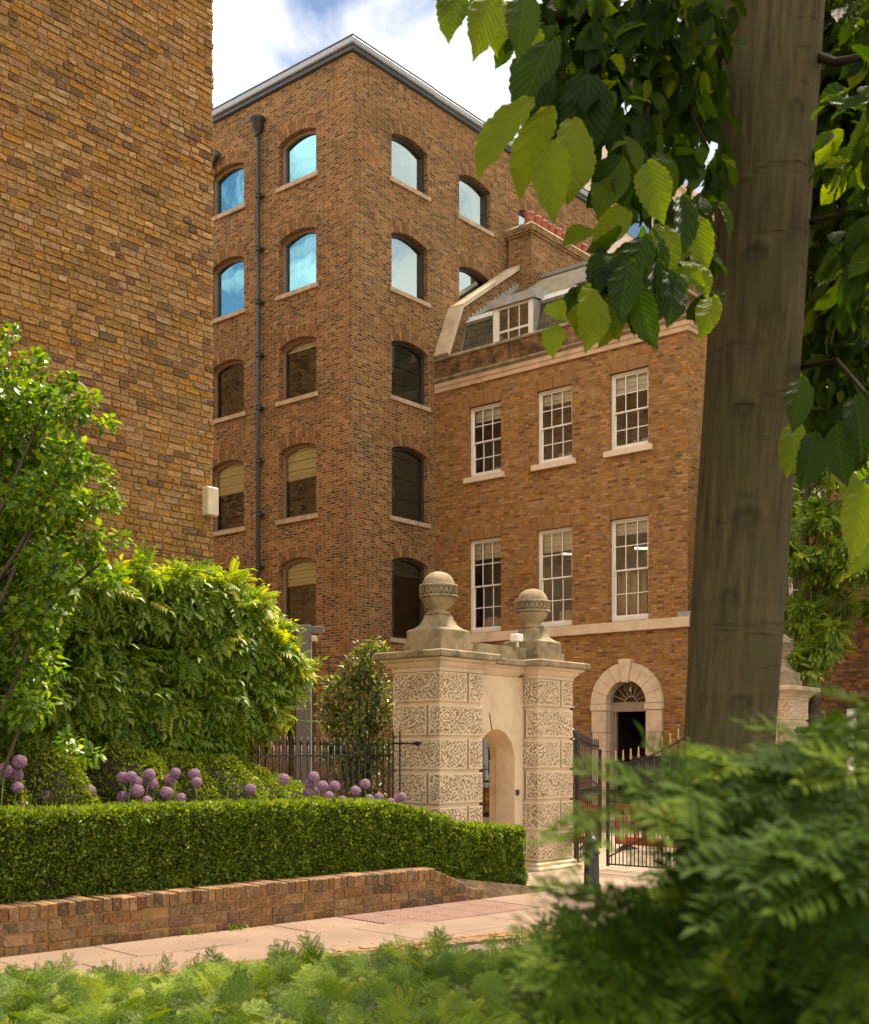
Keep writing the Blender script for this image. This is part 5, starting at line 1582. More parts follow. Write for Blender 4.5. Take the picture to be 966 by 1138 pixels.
WS = thing('wisteria', (-5.0, 13.0, .4), False, 'bright green wisteria spilling over the foot of the old brick wall', 'climber')
wc_ = [(150, 668, 30), (190, 670, 34), (230, 672, 36), (265, 695, 36), (283, 722, 34), (303, 748, 25), (240, 715, 40), (276, 765, 32), (235, 770, 38), (172, 780, 28), (120, 778, 30), (85, 760, 32), (60, 780, 30),
       (290, 790, 22), (205, 782, 24), (110, 668, 28), (75, 660, 30), (255, 792, 25), (140, 740, 26), (100, 720, 26), (30, 755, 36), (205, 735, 30), (10, 770, 36), (128, 812, 26, 12.75), (192, 814, 26, 13.35), (245, 816, 22, 13.9), (70, 812, 26, 12.3), (20, 810, 26, 11.9), (160, 800, 22, 13.0)]
cl = px_clusters(wc_, plane_p=-10.72)
tp = [tmpl_pinnate(6, droop=.35), tmpl_pinnate(5, droop=.55), tmpl_pinnate(6, droop=.15)]
cluster_leaves('foliage', cl, 1700, tp, .26, 'leaf_wist', WS, 41, droop=-.55, camside=.9, fill=.5)
# fresh trailing tips on the outer edge
tipc = px_clusters([(205, 640, 14), (250, 648, 14), (285, 672, 14), (303, 700, 12), (320, 733, 13), (324, 758, 12), (160, 640, 12), (305, 790, 10), (120, 650, 14), (334, 742, 7)], plane_p=-10.45)
cluster_leaves('bright_shoots', tipc, 3000, tp, .20, 'leaf_wist', WS, 42, droop=.05, fill=.9, rvb=.2)
m = MB(); rr = random.Random(3)
for k in range(26):
    a = rr.choice(cl); b_ = rr.choice(cl)
    if abs(a[0] - b_[0]) > 1.6: continue
    mid = Vector(((a[0] + b_[0]) / 2, (a[1] + b_[1]) / 2 + .1, (a[2] + b_[2]) / 2 - .2 * rr.random()))
    m.tube([Vector(a[:3]), mid, Vector(b_[:3])], [.02, .015, .008], 5)
for k in range(5): m.tube([(-4.6 + k * .35, 13.15 + k * .3, .3), (-4.5 + k * .3, 13.1 + k * .25, 1.5), (-4.9 + k * .4, 13.0 + k * .25, 3.0)], [.05, .04, .02], 7)
m.build('vine_stems', simple('vine_bark', (.10, .075, .04), .9, var=.3, bump=.004), WS)
m = MB()
for (px, py, dx, dy) in ((250, 640, 10, -8), (205, 637, 8, -10), (322, 770, 14, 40), (330, 795, 20, 25)):
    m = MB(); pts = []
    for t in range(9):
        a = t / 8; x, y, z = ray(px + dx * a * 2 + 6 * math.sin(a * 5), py + dy * a + 5 * math.cos(a * 6), 14.6 if px > 300 else 13.6); pts.append((x, y, z))
    m.tube(pts, .006, 4); m.build('tendril', M['stem'], WS)

# ---- tree at the left edge
LT = thing('broadleaf_tree', (-4.35, 10.9, .35), False, 'dense small leaved tree cut by the left edge, in front of the old brick wall', 'tree')
tc = [(-10, 425, 42), (30, 440, 34), (62, 465, 32), (10, 480, 44), (50, 505, 40), (88, 520, 28), (100, 560, 22), (15, 545, 50), (62, 565, 40), (92, 600, 26), (20, 610, 48), (70, 635, 34), (108, 628, 16), (10, 670, 48), (60, 690, 34),
      (25, 735, 44), (-10, 780, 40), (45, 785, 26), (-40, 600, 60), (-40, 480, 60), (-40, 720, 60), (75, 825, 14), (-60, 380, 50), (95, 470, 12), (118, 535, 8)]
cl = px_clusters(tc, Y=11.0)
cl = [(x, y + .35 * math.sin(i * 2.1), z, rd) for i, (x, y, z, rd) in enumerate(cl)]
cl += [(x, y, z, rd * 1.5) for x, y, z, rd in px_clusters([(8, 372, 9), (38, 405, 11), (95, 448, 10), (118, 470, 7), (112, 520, 8), (128, 560, 8), (130, 600, 7), (75, 425, 9), (125, 640, 9), (100, 840, 9)], Y=10.8)]
to = [tmpl_ovate(.55), tmpl_ovate(.5, .14, .3), tmpl_ovate(.6, .05, .1)]
cluster_leaves('foliage', cl, 4200, to, .085, 'leaf_tree', LT, 51, droop=-.1, outw=.8, camside=.4, fill=.6, spread=.7, rvb=.08)
bark = simple('bark_brown', (.085, .065, .045), .9, var=.35, scale=9, bump=.01, bscale=30)
m = MB(); m.tube([(-4.35, 10.9, .35), (-4.3, 10.9, 1.6), (-4.4, 10.95, 3.0), (-4.25, 11.0, 4.6)], [.09, .08, .06, .025], 10); m.build('trunk', bark, LT)
m = MB()
for i, c in enumerate(cl[:18]):
    z0 = max(.8, c[2] - .9 - .3 * (i % 3)); s_ = Vector((-4.33, 10.92, z0)); e = Vector(c[:3])
    m.tube([s_, (s_ + e) / 2 + Vector((0, 0, -.08)), e, e + (e - s_).normalized() * c[3] * .7], [.03, .02, .012, .004], 6)
m.build('branches', bark, LT)

# ---- glossy shrub by the gateway
GS = thing('evergreen_shrub', (*ray(398, 900, 16.8)[:2], 0), False, 'glossy variegated shrub behind the railing, left of the stone gateway', 'shrub')
sc = [(412, 722, 18), (400, 745, 24), (380, 765, 22), (415, 765, 24), (370, 800, 20), (395, 800, 30), (422, 795, 20), (385, 840, 28), (415, 835, 26), (365, 835, 14), (400, 870, 28), (425, 730, 12), (365, 780, 12)]
cl = px_clusters(sc, Y=16.8)
cluster_leaves('foliage', cl, 3200, [tmpl_ovate(.42, .12, .15, 3), tmpl_small(.42)], .10, 'leaf_shrub', GS, 61, droop=.25, outw=.8, fill=.85, spread=.7, rvb=.16)
m = MB(); b0 = Vector((*ray(398, 900, 16.8)[:2], 0))
for c in cl: e = Vector(c[:3]); m.tube([b0, (b0 + e) / 2 + Vector((0, 0, .2)), e], [.03, .018, .006], 6)
m.build('branches', bark, GS)

# ---- climber on the far right building, with its trunk
CT = thing('climbing_tree', (*ray(905, 900, 27)[:2], 0), False, 'bright green layered tree against the brick building at the right edge', 'tree')
r = random.Random(9); rc = []
for k in range(64):
    px = r.uniform(862, 985); py = r.uniform(478, 728)
    if px > 925 and 540 < py < 560: continue
    if px > 925 and py > 690: continue
    rc.append((px, py, r.uniform(11, 21), r.uniform(26.0, 29.5)))
rc += [(880, 730, 14, 26), (900, 745, 12, 26), (925, 700, 16, 26)]
cl = px_clusters(rc)
cluster_leaves('foliage', cl, 620, [tmpl_pinnate(5, .2, .45, .3), tmpl_pinnate(6, .18, .4, .5)], .30, 'leaf_climb', CT, 71, droop=-.15, outw=.9, squash=.4, fill=.8, rvb=.16)
m = MB(); b0 = Vector((*ray(905, 900, 27)[:2], 0))
m.tube([b0, b0 + Vector((.1, .2, 3)), b0 + Vector((-.1, .4, 7)), b0 + Vector((.2, .3, 10))], [.16, .13, .09, .03], 8); m.build('trunk', bark, CT)
m = MB()
for c in cl[::3]:
    e = Vector(c[:3]); s_ = b0 + Vector((0, .3, max(.8, e.z - 1.2))); m.tube([s_, e], [.035, .008], 5)
m.build('branches', bark, CT)

# low clipped hedge, white frame and dark box at the right
x0 = ray(896, 800, 21.5); 
LH = thing('clipped_hedge', (x0[0] + .6, 21.5, 0), False, 'low grey green clipped hedge beside the far gate pier', 'hedge')
r1 = np.random.default_rng(8); n = 9000
Pq = np.stack([r1.uniform(x0[0] - .1, x0[0] + 2.2, n), np.full(n, 21.3), r1.uniform(.1, 2.16, n)], 1); Nq = np.tile((0, -1., 0), (n, 1))
Pt = np.stack([r1.uniform(x0[0] - .1, x0[0] + 2.2, n // 3), r1.uniform(21.3, 21.9, n // 3), np.full(n // 3, 2.16)], 1); Nt = np.tile((0, 0, 1.), (n // 3, 1))
shell_leaves('leaves', np.concatenate([Pq, Pt]), np.concatenate([Nq, Nt]), tmpl_small(.6), .07, .03, leaf_mat('yew_clipped', [(0, (.03, .055, .03)), (.6, (.06, .095, .05)), (1, (.11, .14, .07))], .1), LH, r=r1)
m = MB(); m.box(x0[0] - .05, x0[0] + 2.1, 21.36, 21.85, 0, 2.08); m.build('shade_core', M['twig'], LH)
a = ray(946, 790, 15.0)
WF = thing('white_frame', (a[0], 15, 0), False, 'white painted sign frame standing at the right edge', 'sign frame')
m = MB(); m.bbox(a[0] - .04, a[0] + .05, 14.95, 15.05, 0, 2.3, .005); m.bbox(a[0] + .55, a[0] + .64, 14.95, 15.05, 0, 2.3, .005); m.build('post', M['camwhite'], WF)
m = MB(); m.bbox(a[0] + .051, a[0] + .549, 14.96, 15.04, 2.22, 2.3, .004); m.build('crossbar', M['camwhite'], WF)
m = MB(); m.box(a[0] + .051, a[0] + .549, 14.98, 15.02, .75, 1.25); m.build('sign_panel', simple('yellow_sign', (.6, .42, .04), .5), WF)
UB = thing('utility_cabinet', (a[0] + .5, 17, 0), False, 'dark cabinet behind the white frame at the right edge', 'cabinet')
m = MB(); m.bbox(a[0] + .75, a[0] + 1.9, 16.7, 17.3, 0, 2.0, .02); m.build('body', M['black_plastic'], UB)
m = MB(); m.bbox(a[0] + .72, a[0] + 1.93, 16.67, 17.33, 2.0, 2.06, .01); m.build('lid', M['pipe'], UB)

# ---- near yew hedge across the bottom
ty = [tmpl_yew(5, 11, .19, seed=k, nw=.014) for k in range(4)]
YB = thing('yew_bed', (-.2, 3.6, 0), False, 'spreading fresh green yew along the bottom of the view, slightly out of focus', 'shrub')
r2_ = np.random.default_rng(77); nc = 420
ztop = lambda X, Y: 1.125 + .045 * np.sin(X * 2.1 + 1) + .05 * lump(np.stack([X, Y, 0 * X], 1), 3.2, 9) - np.clip(-X - .55, 0, 2) * .075 - np.clip(Y - 3.6, 0, 1) * .12
CXs = r2_.uniform(-2.1, 1.5, nc); CYs = 2.35 + 1.95 * r2_.random(nc) ** .85
CZs = ztop(CXs, CYs) - .05 - .07 * r2_.random(nc)
CZs = np.where(r2_.random(nc) < .18, CZs - .25 * r2_.random(nc), CZs)
k = 15; n = nc * k
dd = norm(r2_.normal(0, 1, (n, 3)) + np.array((.15, -.45, .55))); dd[:, 2] = np.abs(dd[:, 2]) * .8 - .08; dd = norm(dd)
C3 = np.repeat(np.stack([CXs, CYs, CZs], 1), k, 0); rad_ = np.repeat(r2_.uniform(.035, .075, nc), k)
Pp = C3 + dd * (rad_ * r2_.uniform(.3, 1, n))[:, None] * np.array((1.3, 1.3, .8))
ax = norm(dd * np.array((1, 1, .5)) + r2_.normal(0, .18, (n, 3))); nr = norm(np.array((0, -.7, .8)) + dd * .25)
cr_ = np.repeat(r2_.normal(0, .16, nc), k)
scatter('foliage', ty, Pp, ax, nr, .095 * r2_.uniform(.65, 1.2, n), M['leaf_yew'], YB, rv=np.clip(r2_.beta(2.2, 2.2, n) + cr_, 0, 1), r=r2_)
m = MB(); xs = np.linspace(-2.1, 1.5, 13)
m.loft([[(x, 2.3, 0), (x, 4.2, 0), (x, 4.18, float(ztop(np.array([x]), np.array([4.1]))[0]) - .16), (x, 3.2, float(ztop(np.array([x]), np.array([3.2]))[0]) - .15), (x, 2.3, .92)] for x in xs]); m.build('shade_core', M['twig'], YB)

# ---- very near conifer, out of focus, lower right
CN = thing('near_conifer', (.45, 1.3, 0), False, 'dark feathery conifer very close to the camera, blurred across the lower right', 'conifer')
r3 = np.random.default_rng(99)
tz = [tmpl_yew(5, 8, .28, seed=20 + k, nw=.034) for k in range(4)]
spots = []
reg = [  # small shaded shoots further back: px, py, spread px, distance, count
    (900, 862, 40, 1.30, 16), (845, 885, 30, 1.28, 12), (945, 880, 40, 1.25, 16), (800, 925, 20, 1.3, 8), (880, 930, 50, 1.3, 26), (820, 990, 40, 1.3, 22), (930, 990, 50, 1.25, 28), (760, 1050, 40, 1.25, 20), (860, 1060, 60, 1.25, 34),
    (940, 1090, 50, 1.2, 30), (700, 1100, 40, 1.2, 16), (800, 1120, 60, 1.2, 30), (650, 1080, 26, 1.2, 6), (770, 985, 18, 1.3, 6), (720, 1045, 24, 1.25, 8)]
P = []
for px, py, sp, Y, c in reg:
    X_ = r3.normal(px, sp * .55, c); Y_ = r3.normal(py, sp * .5, c); D_ = np.clip(r3.normal(Y, .08, c), 1.0, 1.5)
    P.append(np.stack([(X_ - CX) / F * D_, D_, EYE + (YH - Y_) / F * D_], 1))
P = np.concatenate(P); n = len(P)
ax = norm(r3.normal(0, .42, (n, 3)) + np.array((-.45, -.3, -.15))); nr = norm(np.array((-.1, -.6, .8)) + r3.normal(0, .35, (n, 3)))
scatter('inner_foliage', [tmpl_yew(4, 9, .24, seed=20 + k, nw=.022) for k in range(3)], P, ax, nr, .078 * r3.uniform(.7, 1.3, n), M['leaf_yew2'], CN, rv=np.clip(r3.beta(1.4, 2.6, n), 0, 1), r=r3)  # darker leaf mix puts the shade into the colour
# the long drooping fronds nearest the lens: stalk, tip, distance
fr = [(770, 876, 672, 902, .86), (810, 905, 730, 884, .9), (905, 935, 800, 1010, .80), (880, 960, 845, 1050, .84), (966, 925, 860, 965, .78), (990, 960, 905, 1010, .76), (770, 1000, 700, 1045, .88), (740, 1010, 655, 1042, .86), (715, 1008, 612, 1026, .84),
      (790, 1040, 690, 1090, .84), (760, 1080, 660, 1120, .82), (720, 1120, 610, 1150, .86), (930, 1040, 870, 1110, .80), (980, 1030, 925, 1110, .76), (860, 1090, 780, 1130, .82), (930, 1120, 850, 1160, .78), (990, 1100, 930, 1160, .76), (830, 1000, 745, 1015, .88),
      (860, 880, 780, 905, .95), (930, 860, 850, 880, .92), (985, 850, 905, 900, .88), (990, 900, 930, 940, .84), (840, 850, 790, 862, 1.0), (910, 815, 862, 838, 1.05), (960, 800, 915, 815, 1.0), (995, 790, 940, 800, .95), (780, 940, 770, 990, 1.0),
      (850, 1130, 800, 1180, .8), (700, 1060, 640, 1072, .92), (675, 1080, 610, 1092, .95), (820, 950, 790, 1000, .95), (940, 980, 880, 1010, .9), (900, 1010, 840, 1060, .9), (760, 1120, 700, 1160, .84), (880, 905, 830, 950, .95)]
P, Ax, Sz = [], [], []
for a_, b_, c_, d_, D in fr:
    p0 = np.array(ray(a_, b_, D + .05)); p1 = np.array(ray(c_, d_, D - .04)); P.append(p0); Ax.append(p1 - p0 + np.array((0, 0, .02))); Sz.append(np.linalg.norm(p1 - p0) * 1.05)
    for k in range(2):   # a shorter side frond from the same stalk
        q = p0 + (p1 - p0) * (.15 + .25 * k); e = (p1 - p0) * .6 + r3.normal(0, .015, 3) + np.array((0, 0, -.03 if k else .012)); P.append(q); Ax.append(e); Sz.append(np.linalg.norm(e))
P, Ax, Sz = map(np.array, (P, Ax, Sz)); n = len(P)
nr = norm(np.array((-.1, -.75, .75)) + r3.normal(0, .22, (n, 3)))
scatter('foliage', [tmpl_yew(2, 12, .27, seed=40 + k, nw=.021) for k in range(4)], P, Ax, nr, Sz, M['leaf_yew2'], CN, rv=np.clip(r3.beta(2.2, 2.0, n), 0, 1), r=r3)
m = MB()
for (px, py, Y, a) in ((930, 1150, 1.55, .19), (860, 1150, 1.6, .16), (900, 1050, 1.6, .12), (960, 1010, 1.6, .12), (800, 1170, 1.6, .12), (730, 1200, 1.6, .12)):
    x, y, z = ray(px, py, Y)
    m.loft([[(x + a * math.cos(t) * math.cos(e), y + a * math.sin(t) * math.cos(e) * .7, z + a * math.sin(e)) for t in [2 * math.pi * k / 14 for k in range(14)]] for e in [R(v) for v in (-85, -50, -20, 10, 40, 65, 85)]], smooth=True)
m.build('inner_shade_core', M['twig'], CN)
m = MB(); m.tube([(.5, 1.5, 0), (.48, 1.48, .8), (.46, 1.5, 1.55)], [.035, .03, .01], 8); m.build('trunk', bark, CN)

# ---- leaning tree on the right
RT = thing('leaning_tree', (.98, 4.2, 0), False, 'leaning smooth barked tree trunk with large hanging backlit leaves, at the right', 'tree')


def bark_mat():
    t = NT('trunk_bark'); uv = t.n('ShaderNodeUVMap').outputs[0]
    mp = t.n('ShaderNodeMapping'); t.put(mp.inputs[0], uv); mp.inputs['Scale'].default_value = (1, .10, 1)
    st = t.noise(mp.outputs[0], 38, 6, .6)
    mp2 = t.n('ShaderNodeMapping'); t.put(mp2.inputs[0], uv); mp2.inputs['Scale'].default_value = (.28, 1, 1)
    bd = t.rmap(t.noise(mp2.outputs[0], 9, 3, .5), .60, .66, 0, 1)
    c = t.mix(t.rmap(st, .32, .68), (.040, .030, .016), (.112, .086, .046))
    c = t.mix(t.rmap(t.noise(uv, 3, 5, .6), .4, .65, 0, .6), c, (.065, .062, .024))
    c = t.mix(t.M('MULTIPLY', bd, .35), c, (.06, .045, .028))
    a = t.n('ShaderNodeAttribute'); a.attribute_name = 'rnd'
    c = t.mix(a.outputs['Fac'], c, (.03, .022, .015))
    h = t.M('ADD', t.M('MULTIPLY', st, .8), t.M('MULTIPLY', bd, -.5))
    return t.fin(t.bsdf(c, .85, t.bump(h, .014, 1.0), spec=.15))


M['bark_big'] = bark_mat()
nz, na = 420, 120
zt_ = np.linspace(0, 6.6, nz); an = np.linspace(0, 2 * math.pi, na, endpoint=True)
Zg, Ag = np.meshgrid(zt_, an, indexing='ij')
cxz = lambda z: .925 + .066 * z - .0006 * z * z
rad = np.interp(Zg, [0, .3, 1.6, 3.0, 4.4, 6.6], [.205, .172, .158, .160, .166, .14])
Pn = np.stack([np.cos(Ag), np.sin(Ag), Zg], 2).reshape(-1, 3)
rad = rad + (lump(Pn * np.array((1, 1, .5)), 2.4, 1) * .006 + lump(Pn * np.array((6, 6, .4)), 3, 2) * .0016).reshape(Zg.shape)
dark = np.zeros(Zg.shape)
kn = [(3.45, -1.90, 1.0), (2.92, -1.95, .9), (2.55, -1.75, 1.15), (2.28, -2.0, .8), (3.05, -.75, 1.0), (2.7, -.7, .8), (1.92, -1.6, .9), (3.95, -1.2, .8), (1.45, -2.2, .7)]
for z0, a0, s in kn:
    da = (Ag - (a0 % (2 * math.pi)) + math.pi) % (2 * math.pi) - math.pi
    d = np.hypot(da * .165 / 1.45, Zg - z0) / (.030 * s)
    rad += .006 * s * np.exp(-(d - 1.1) ** 2 * 4) - .007 * s * np.exp(-d * d * 3); dark = np.maximum(dark, .65 * np.exp(-(d - .75) ** 2 * 9))
for z0 in (1.15, 1.62, 1.95, 2.28, 2.62, 3.25, 3.8):
    ring = np.exp(-((Zg - z0 - .012 * np.sin(Ag * 2 + z0 * 7)) / .008) ** 2); rad += .0028 * ring; dark = np.maximum(dark, .14 * np.exp(-((Zg - z0 + .012) / .008) ** 2))
V = np.stack([cxz(Zg) + rad * np.cos(Ag), 4.2 + rad * np.sin(Ag), Zg], 2).reshape(-1, 3)
ii = np.arange(nz * na).reshape(nz, na)
Fq = np.stack([ii[:-1, :-1].ravel(), ii[:-1, 1:].ravel(), ii[1:, 1:].ravel(), ii[1:, :-1].ravel()], 1)
np_mesh('trunk', V, Fq, M['bark_big'], RT, rnd=dark.ravel(), uv=np.stack([Ag.ravel() * .165, Zg.ravel()], 1))

LF = [tmpl_big(.46, 1), tmpl_big(.50, 2), tmpl_big(.42, 3), tmpl_big(.54, 4)]
r4 = np.random.default_rng(123)
# hand placed hanging leaves (stalk end -> tip in the photograph's columns, at their own distances)
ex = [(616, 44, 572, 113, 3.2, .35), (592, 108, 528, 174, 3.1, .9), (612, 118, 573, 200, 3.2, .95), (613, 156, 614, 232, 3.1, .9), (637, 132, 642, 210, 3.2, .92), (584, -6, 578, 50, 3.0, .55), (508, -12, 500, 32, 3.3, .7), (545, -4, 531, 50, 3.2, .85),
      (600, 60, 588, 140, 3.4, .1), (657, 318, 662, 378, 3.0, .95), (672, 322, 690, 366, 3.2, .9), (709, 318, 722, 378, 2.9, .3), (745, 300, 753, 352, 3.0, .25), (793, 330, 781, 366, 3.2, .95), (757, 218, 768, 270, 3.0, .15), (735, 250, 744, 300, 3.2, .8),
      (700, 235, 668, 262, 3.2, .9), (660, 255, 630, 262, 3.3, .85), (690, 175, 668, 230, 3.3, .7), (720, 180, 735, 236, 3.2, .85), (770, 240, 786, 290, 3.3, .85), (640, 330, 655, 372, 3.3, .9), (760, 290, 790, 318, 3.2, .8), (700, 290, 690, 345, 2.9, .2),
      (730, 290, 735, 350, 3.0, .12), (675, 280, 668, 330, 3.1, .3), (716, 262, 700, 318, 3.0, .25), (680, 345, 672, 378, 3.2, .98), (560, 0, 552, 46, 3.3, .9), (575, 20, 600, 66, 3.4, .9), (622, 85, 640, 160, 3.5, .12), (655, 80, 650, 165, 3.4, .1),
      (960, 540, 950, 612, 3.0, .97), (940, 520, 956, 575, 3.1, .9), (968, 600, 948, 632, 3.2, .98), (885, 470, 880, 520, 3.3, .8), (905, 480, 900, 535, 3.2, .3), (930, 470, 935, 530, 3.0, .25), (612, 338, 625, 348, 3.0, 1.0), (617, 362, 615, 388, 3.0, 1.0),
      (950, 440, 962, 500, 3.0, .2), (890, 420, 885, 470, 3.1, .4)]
P, Ax, Sz, Rv = [], [], [], []
for a, b, c, d, Y, v in ex:
    p0 = np.array(ray(a, b, Y + .04)); p1 = np.array(ray(c, d, Y - .04)); P.append(p0); Ax.append(p1 - p0); Sz.append(np.linalg.norm(p1 - p0)); Rv.append(v)
P, Ax, Sz, Rv = map(np.array, (P, Ax, Sz, Rv)); n = len(P)
nr = norm(np.array((0, -1., .35)) + r4.normal(0, .35, (n, 3)))
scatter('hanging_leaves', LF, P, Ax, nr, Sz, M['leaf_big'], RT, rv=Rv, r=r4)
# the mass of the crown: clusters at real distances, thick enough to shut out the sky
cc = []
for px, py, rp, Y, w in [(600, 10, 45, 3.6, 1), (640, 40, 55, 3.7, 1.5), (700, 40, 60, 3.8, 1.6), (760, 40, 55, 3.8, 1.6), (650, 100, 45, 3.7, 1.6), (700, 110, 50, 3.8, 1.6), (760, 110, 50, 3.9, 1.4), (625, 150, 30, 3.6, 1.0), (670, 160, 40, 3.6, 1.4), (730, 170, 42, 3.7, 1.0), (780, 170, 34, 3.9, .8),
                         (690, 215, 32, 3.4, 1.0), (740, 230, 30, 3.4, .8), (775, 250, 26, 3.5, .9), (795, 120, 30, 4.6, 1.5), (790, 200, 26, 3.7, 1.2), (795, 340, 12, 3.5, .8), (760, 280, 20, 3.5, .8), (690, 320, 34, 3.2, 1.3), (725, 320, 32, 3.2, 1.4), (700, 285, 26, 3.2, 1.0), (665, 340, 16, 3.2, .8), (790, 300, 14, 3.4, .5), (620, 70, 34, 3.6, 1.4),
                         (944, 30, 50, 4.75, 2.6), (954, 110, 50, 4.75, 2.6), (944, 190, 50, 4.75, 2.6), (954, 270, 50, 4.75, 2.6), (944, 350, 50, 4.75, 2.6), (954, 420, 44, 4.75, 1.6), (944, 480, 36, 4.75, 1.4), (914, 440, 24, 4.75, 1), (979, 500, 30, 4.75, 1.2), (985, 560, 24, 3.2, .6), (990, 300, 60, 3.5, 1.8), (990, 150, 60, 3.5, 1.8), (900, 20, 60, 5.2, 2.4), (930, 60, 60, 5.2, 2.4), (800, 10, 40, 5.2, 1.5), (840, -20, 60, 5.2, 1.5), (925, 150, 50, 5.2, 2.4), (930, 260, 50, 5.2, 2.4), (930, 360, 50, 5.2, 2.4), (920, 440, 36, 4.8, 1.6), (970, 60, 50, 4.5, 1.8), (880, 60, 50, 4.9, 1.6), (830, 60, 50, 5.0, 1.5), (880, 200, 40, 4.9, 1.6), (890, 330, 40, 4.9, 1.4)]:
    x, y, z = ray(px, py, Y); cc.append((x, y, z, rp / F * Y, w))
P, D = [], []
for x, y, z, rd, w in cc:
    c = int(2200 * w * rd ** 2) + 3; d = norm(r4.normal(0, 1, (c, 3))); P.append(np.array((x, y, z + .04)) + d * rd * (r4.random(c) ** .4)[:, None] * np.array((1, 1.8, 1))); D.append(d)
# upper crown, above the frame
c = 20000; up = np.stack([r4.uniform(-4, 7.5, c), r4.uniform(-3, 10, c), r4.uniform(4.2, 8.6, c)], 1)
up = up[((up[:, 0] - 2.0) / 4.8) ** 2 + ((up[:, 1] - 3.8) / 5.6) ** 2 + ((up[:, 2] - 6.3) / 2.2) ** 2 < 1]
up = up[(up[:, 2] > 4.6) | (up[:, 1] < 2)]; up = up[~((up[:, 2] < EYE + (YH + 40) / F * up[:, 1]) & (up[:, 0] < .15 * up[:, 1]))]
P.append(up); D.append(norm(r4.normal(0, 1, (len(up), 3))))
P, D = np.concatenate(P), np.concatenate(D); n = len(P)
ax = norm(D * .45 + np.array((-.1, -.1, -.75)) + r4.normal(0, .35, (n, 3))); nr = norm(np.array((0, -.55, .8)) + r4.normal(0, .5, (n, 3)))
scatter('crown', LF, P, ax, nr, .102 * r4.uniform(.55, 1.35, n), M['leaf_big'], RT, rv=np.clip(r4.beta(1.5, 2.2, n), 0, 1), r=r4)
m = MB()
def limb(pts, r0, r1):
    q = [Vector(ray(*p)) for p in pts]; k = len(q); m.tube(q, [r0 + (r1 - r0) * i / (k - 1) for i in range(k)], 8)
limb([(830, 62, 4.2), (790, 55, 4.1), (752, 30, 4.0), (715, 8, 3.9), (680, 14, 3.8), (640, 22, 3.7), (600, 20, 3.5)], .022, .008)
limb([(830, 80, 4.2), (795, 95, 4.1), (765, 92, 3.95), (735, 90, 3.8), (700, 98, 3.7)], .018, .006)
limb([(752, 30, 4.0), (742, 60, 3.9), (725, 90, 3.8), (715, 150, 3.6), (722, 220, 3.4), (724, 270, 3.3)], .012, .004)
limb([(765, 92, 3.95), (770, 130, 3.8), (785, 160, 3.7)], .008, .004)
limb([(715, 8, 3.9), (690, 50, 3.7), (660, 90, 3.6), (625, 130, 3.4)], .010, .004)
limb([(900, 60, 4.2), (930, 70, 4.0), (975, 60, 3.8)], .02, .01)
limb([(895, 160, 4.2), (925, 190, 4.0), (955, 200, 3.8)], .016, .008)
limb([(890, 250, 4.2), (930, 240, 4.0), (970, 215, 3.8)], .012, .006)
limb([(885, 410, 4.2), (930, 400, 3.9), (965, 440, 3.6), (962, 520, 3.2)], .010, .004)
for k in range(9):
    a = k * .7; s_ = Vector((cxz(4.6 + k * .2), 4.2, 4.6 + k * .2)); e = s_ + Vector((2.2 * math.cos(a), 2.2 * math.sin(a), 1.2)); m.tube([s_, (s_ + e) / 2 + Vector((0, 0, .3)), e], [.06, .04, .01], 7)
m.build('branches', simple('dark_bark', (.03, .022, .014), .95, var=.3, spec=.05), RT)

# little weeds at the foot of the planter
r5 = np.random.default_rng(3)
for (px, lab) in ((257, 'small weed tuft at the foot of the planter wall, mid path'), (207, 'thin grass tuft in the path joint left of the larger weed')):
    t = (px - CX) / F; s = (t * A0[1] - A0[0]) / (U0[0] - t * U0[1]); w = A0 + U0 * s - N0 * .04
    T = thing('weed', (w[0], w[1], .02), False, lab, 'weed')
    k = 70 if px > 230 else 26
    scatter('blades', tmpl_small(.14, .02, .5), np.stack([w[0] + r5.normal(0, .07, k), w[1] + r5.normal(0, .04, k), np.full(k, .02)], 1), norm(r5.normal(0, .6, (k, 3)) + np.array((0, 0, 1.))), norm(r5.normal(0, 1, (k, 3))), .09 * r5.uniform(.5, 1.2, k), M['leaf_yew'], T, r=r5)

# leaf litter on the paving
k = 260; s_ = r5.uniform(-3, 7, k); n_2 = -r5.random(k) ** 1.6 * 1.7 - .03
pw_, _ = to_world(np.stack([s_, n_2, np.full(k, .036)], 1), np.zeros((k, 3)))
o = scatter('leaf_litter', tmpl_small(.5, .1, .2), pw_, norm(r5.normal(0, 1, (k, 3)) * np.array((1, 1, .1))), norm(r5.normal(0, .2, (k, 3)) + np.array((0, 0, 1.))), .03 * r5.uniform(.4, 1.3, k), leaf_mat('dry_leaf', [(0, (.10, .06, .025)), (.6, (.22, .15, .05)), (1, (.14, .16, .03))], .1), None, (0, 10, 0), r=r5)
tag(o, kind='stuff', label='scattered dry leaf litter on the paving path')
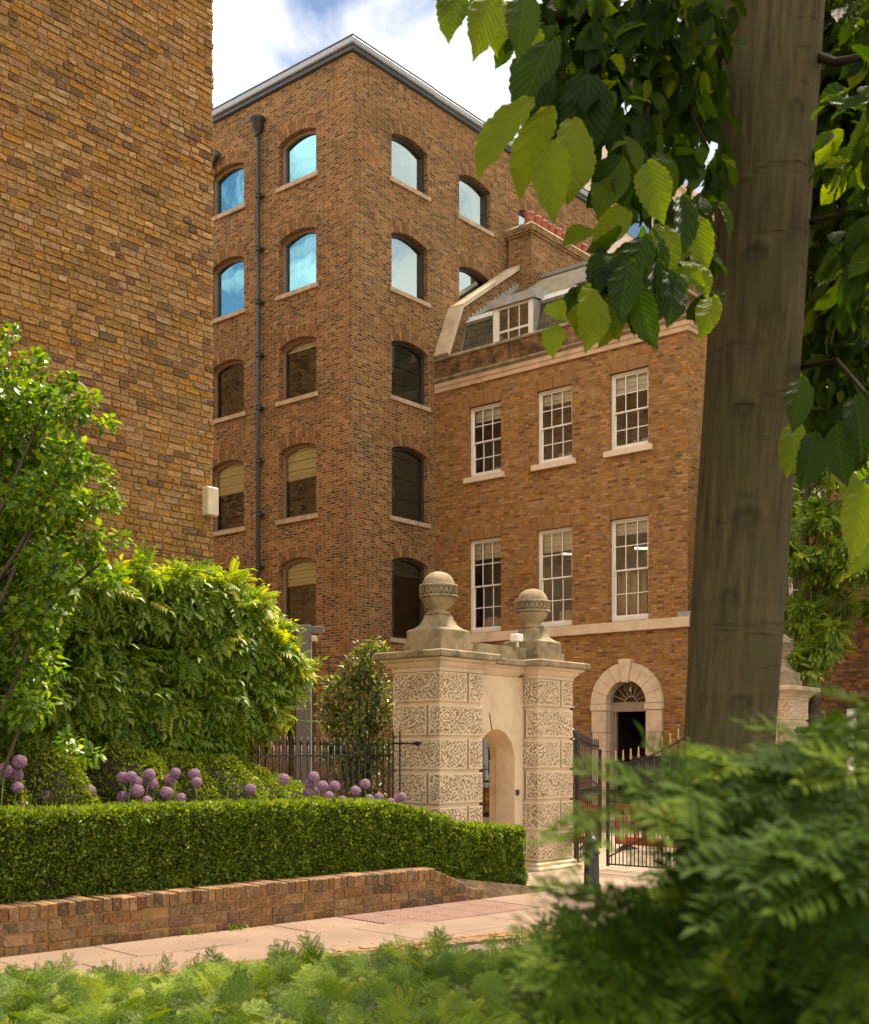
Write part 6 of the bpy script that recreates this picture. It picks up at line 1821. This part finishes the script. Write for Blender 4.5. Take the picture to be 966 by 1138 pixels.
# ================================================================ LIGHT, SKY, CAMERA
SUN_EL, SUN_AZ = R(60), None
sd = Vector((.62, .78, 0)).normalized()      # horizontal direction towards the sun
sun_dir = Vector((sd.x * math.cos(SUN_EL), sd.y * math.cos(SUN_EL), math.sin(SUN_EL)))
w = bpy.data.worlds.new('World'); SC.world = w; w.use_nodes = True
nt = w.node_tree; nt.nodes.clear(); N_ = nt.nodes.new; Lk = nt.links.new
out = N_('ShaderNodeOutputWorld'); bg = N_('ShaderNodeBackground'); Lk(bg.outputs[0], out.inputs[0])
sky = N_('ShaderNodeTexSky'); sky.sky_type = 'NISHITA'; sky.sun_disc = False; sky.sun_elevation = SUN_EL
sky.sun_rotation = math.atan2(sun_dir.x, sun_dir.y); sky.altitude = 50; sky.air_density = 1.0; sky.dust_density = 0.6; sky.ozone_density = 1.0
tc = N_('ShaderNodeTexCoord')
mp = N_('ShaderNodeMapping'); Lk(tc.outputs['Generated'], mp.inputs[0]); mp.inputs['Scale'].default_value = (1, 1, 1.5); mp.inputs['Location'].default_value = (.35, .2, 0)
n1 = N_('ShaderNodeTexNoise'); Lk(mp.outputs[0], n1.inputs['Vector']); n1.inputs['Scale'].default_value = 6.5; n1.inputs['Detail'].default_value = 9; n1.inputs['Roughness'].default_value = .52; n1.inputs['Distortion'].default_value = .35
mr = N_('ShaderNodeMapRange'); Lk(n1.outputs[0], mr.inputs[0]); mr.inputs[1].default_value = .40; mr.inputs[2].default_value = .53
n2 = N_('ShaderNodeTexNoise'); Lk(mp.outputs[0], n2.inputs['Vector']); n2.inputs['Scale'].default_value = 5; n2.inputs['Detail'].default_value = 8
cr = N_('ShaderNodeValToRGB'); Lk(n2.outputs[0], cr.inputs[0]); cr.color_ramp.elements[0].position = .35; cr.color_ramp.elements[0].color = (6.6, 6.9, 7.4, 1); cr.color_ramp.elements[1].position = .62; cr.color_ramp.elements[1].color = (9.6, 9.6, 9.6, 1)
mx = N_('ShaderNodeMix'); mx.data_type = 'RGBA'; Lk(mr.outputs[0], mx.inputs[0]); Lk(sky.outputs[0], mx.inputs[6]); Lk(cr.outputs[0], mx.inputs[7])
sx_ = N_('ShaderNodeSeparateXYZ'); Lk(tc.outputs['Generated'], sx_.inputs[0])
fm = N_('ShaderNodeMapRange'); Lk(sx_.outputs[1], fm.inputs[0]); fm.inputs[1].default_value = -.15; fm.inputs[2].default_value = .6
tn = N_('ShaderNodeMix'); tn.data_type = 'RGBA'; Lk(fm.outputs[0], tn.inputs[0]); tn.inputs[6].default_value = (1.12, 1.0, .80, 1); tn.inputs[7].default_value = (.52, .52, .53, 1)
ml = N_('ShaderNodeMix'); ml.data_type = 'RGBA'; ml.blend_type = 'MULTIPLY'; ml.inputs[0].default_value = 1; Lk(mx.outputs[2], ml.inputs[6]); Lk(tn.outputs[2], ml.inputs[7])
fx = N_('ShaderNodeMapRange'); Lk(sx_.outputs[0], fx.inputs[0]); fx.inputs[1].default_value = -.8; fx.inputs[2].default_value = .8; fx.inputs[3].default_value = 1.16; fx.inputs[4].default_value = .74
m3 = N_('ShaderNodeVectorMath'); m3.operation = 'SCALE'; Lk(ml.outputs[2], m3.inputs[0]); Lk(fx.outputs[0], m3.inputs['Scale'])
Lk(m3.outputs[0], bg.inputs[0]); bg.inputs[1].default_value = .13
ld = bpy.data.lights.new('sun', 'SUN'); ld.energy = 5.0; ld.angle = R(8); ld.color = (1, .86, .66)
lo = bpy.data.objects.new('sun', ld); COL.objects.link(lo); lo.rotation_euler = (-sun_dir).to_track_quat('-Z', 'Y').to_euler(); lo.location = (0, 0, 40)
cd = bpy.data.cameras.new('camera'); co_ = bpy.data.objects.new('camera', cd); COL.objects.link(co_); SC.camera = co_
co_.location = (0, 0, EYE); co_.rotation_euler = (R(90), 0, 0)
cd.sensor_fit = 'HORIZONTAL'; cd.sensor_width = 36; cd.lens = F / 966 * 36; cd.shift_y = (YH - 569) / 966; cd.shift_x = 0
cd.clip_start = .05; cd.clip_end = 3000
cd.dof.use_dof = True; cd.dof.focus_distance = 20; cd.dof.aperture_fstop = 11
SC.view_settings.view_transform = 'Standard'; SC.view_settings.look = 'None'; SC.view_settings.exposure = 1.15; SC.view_settings.gamma = 1
SC.render.engine = 'CYCLES'; SC.cycles.use_denoising = True
SC.cycles.max_bounces = 8; SC.cycles.transparent_max_bounces = 8; SC.cycles.diffuse_bounces = 4; SC.cycles.transmission_bounces = 4
SC.cycles.sample_clamp_indirect = 6
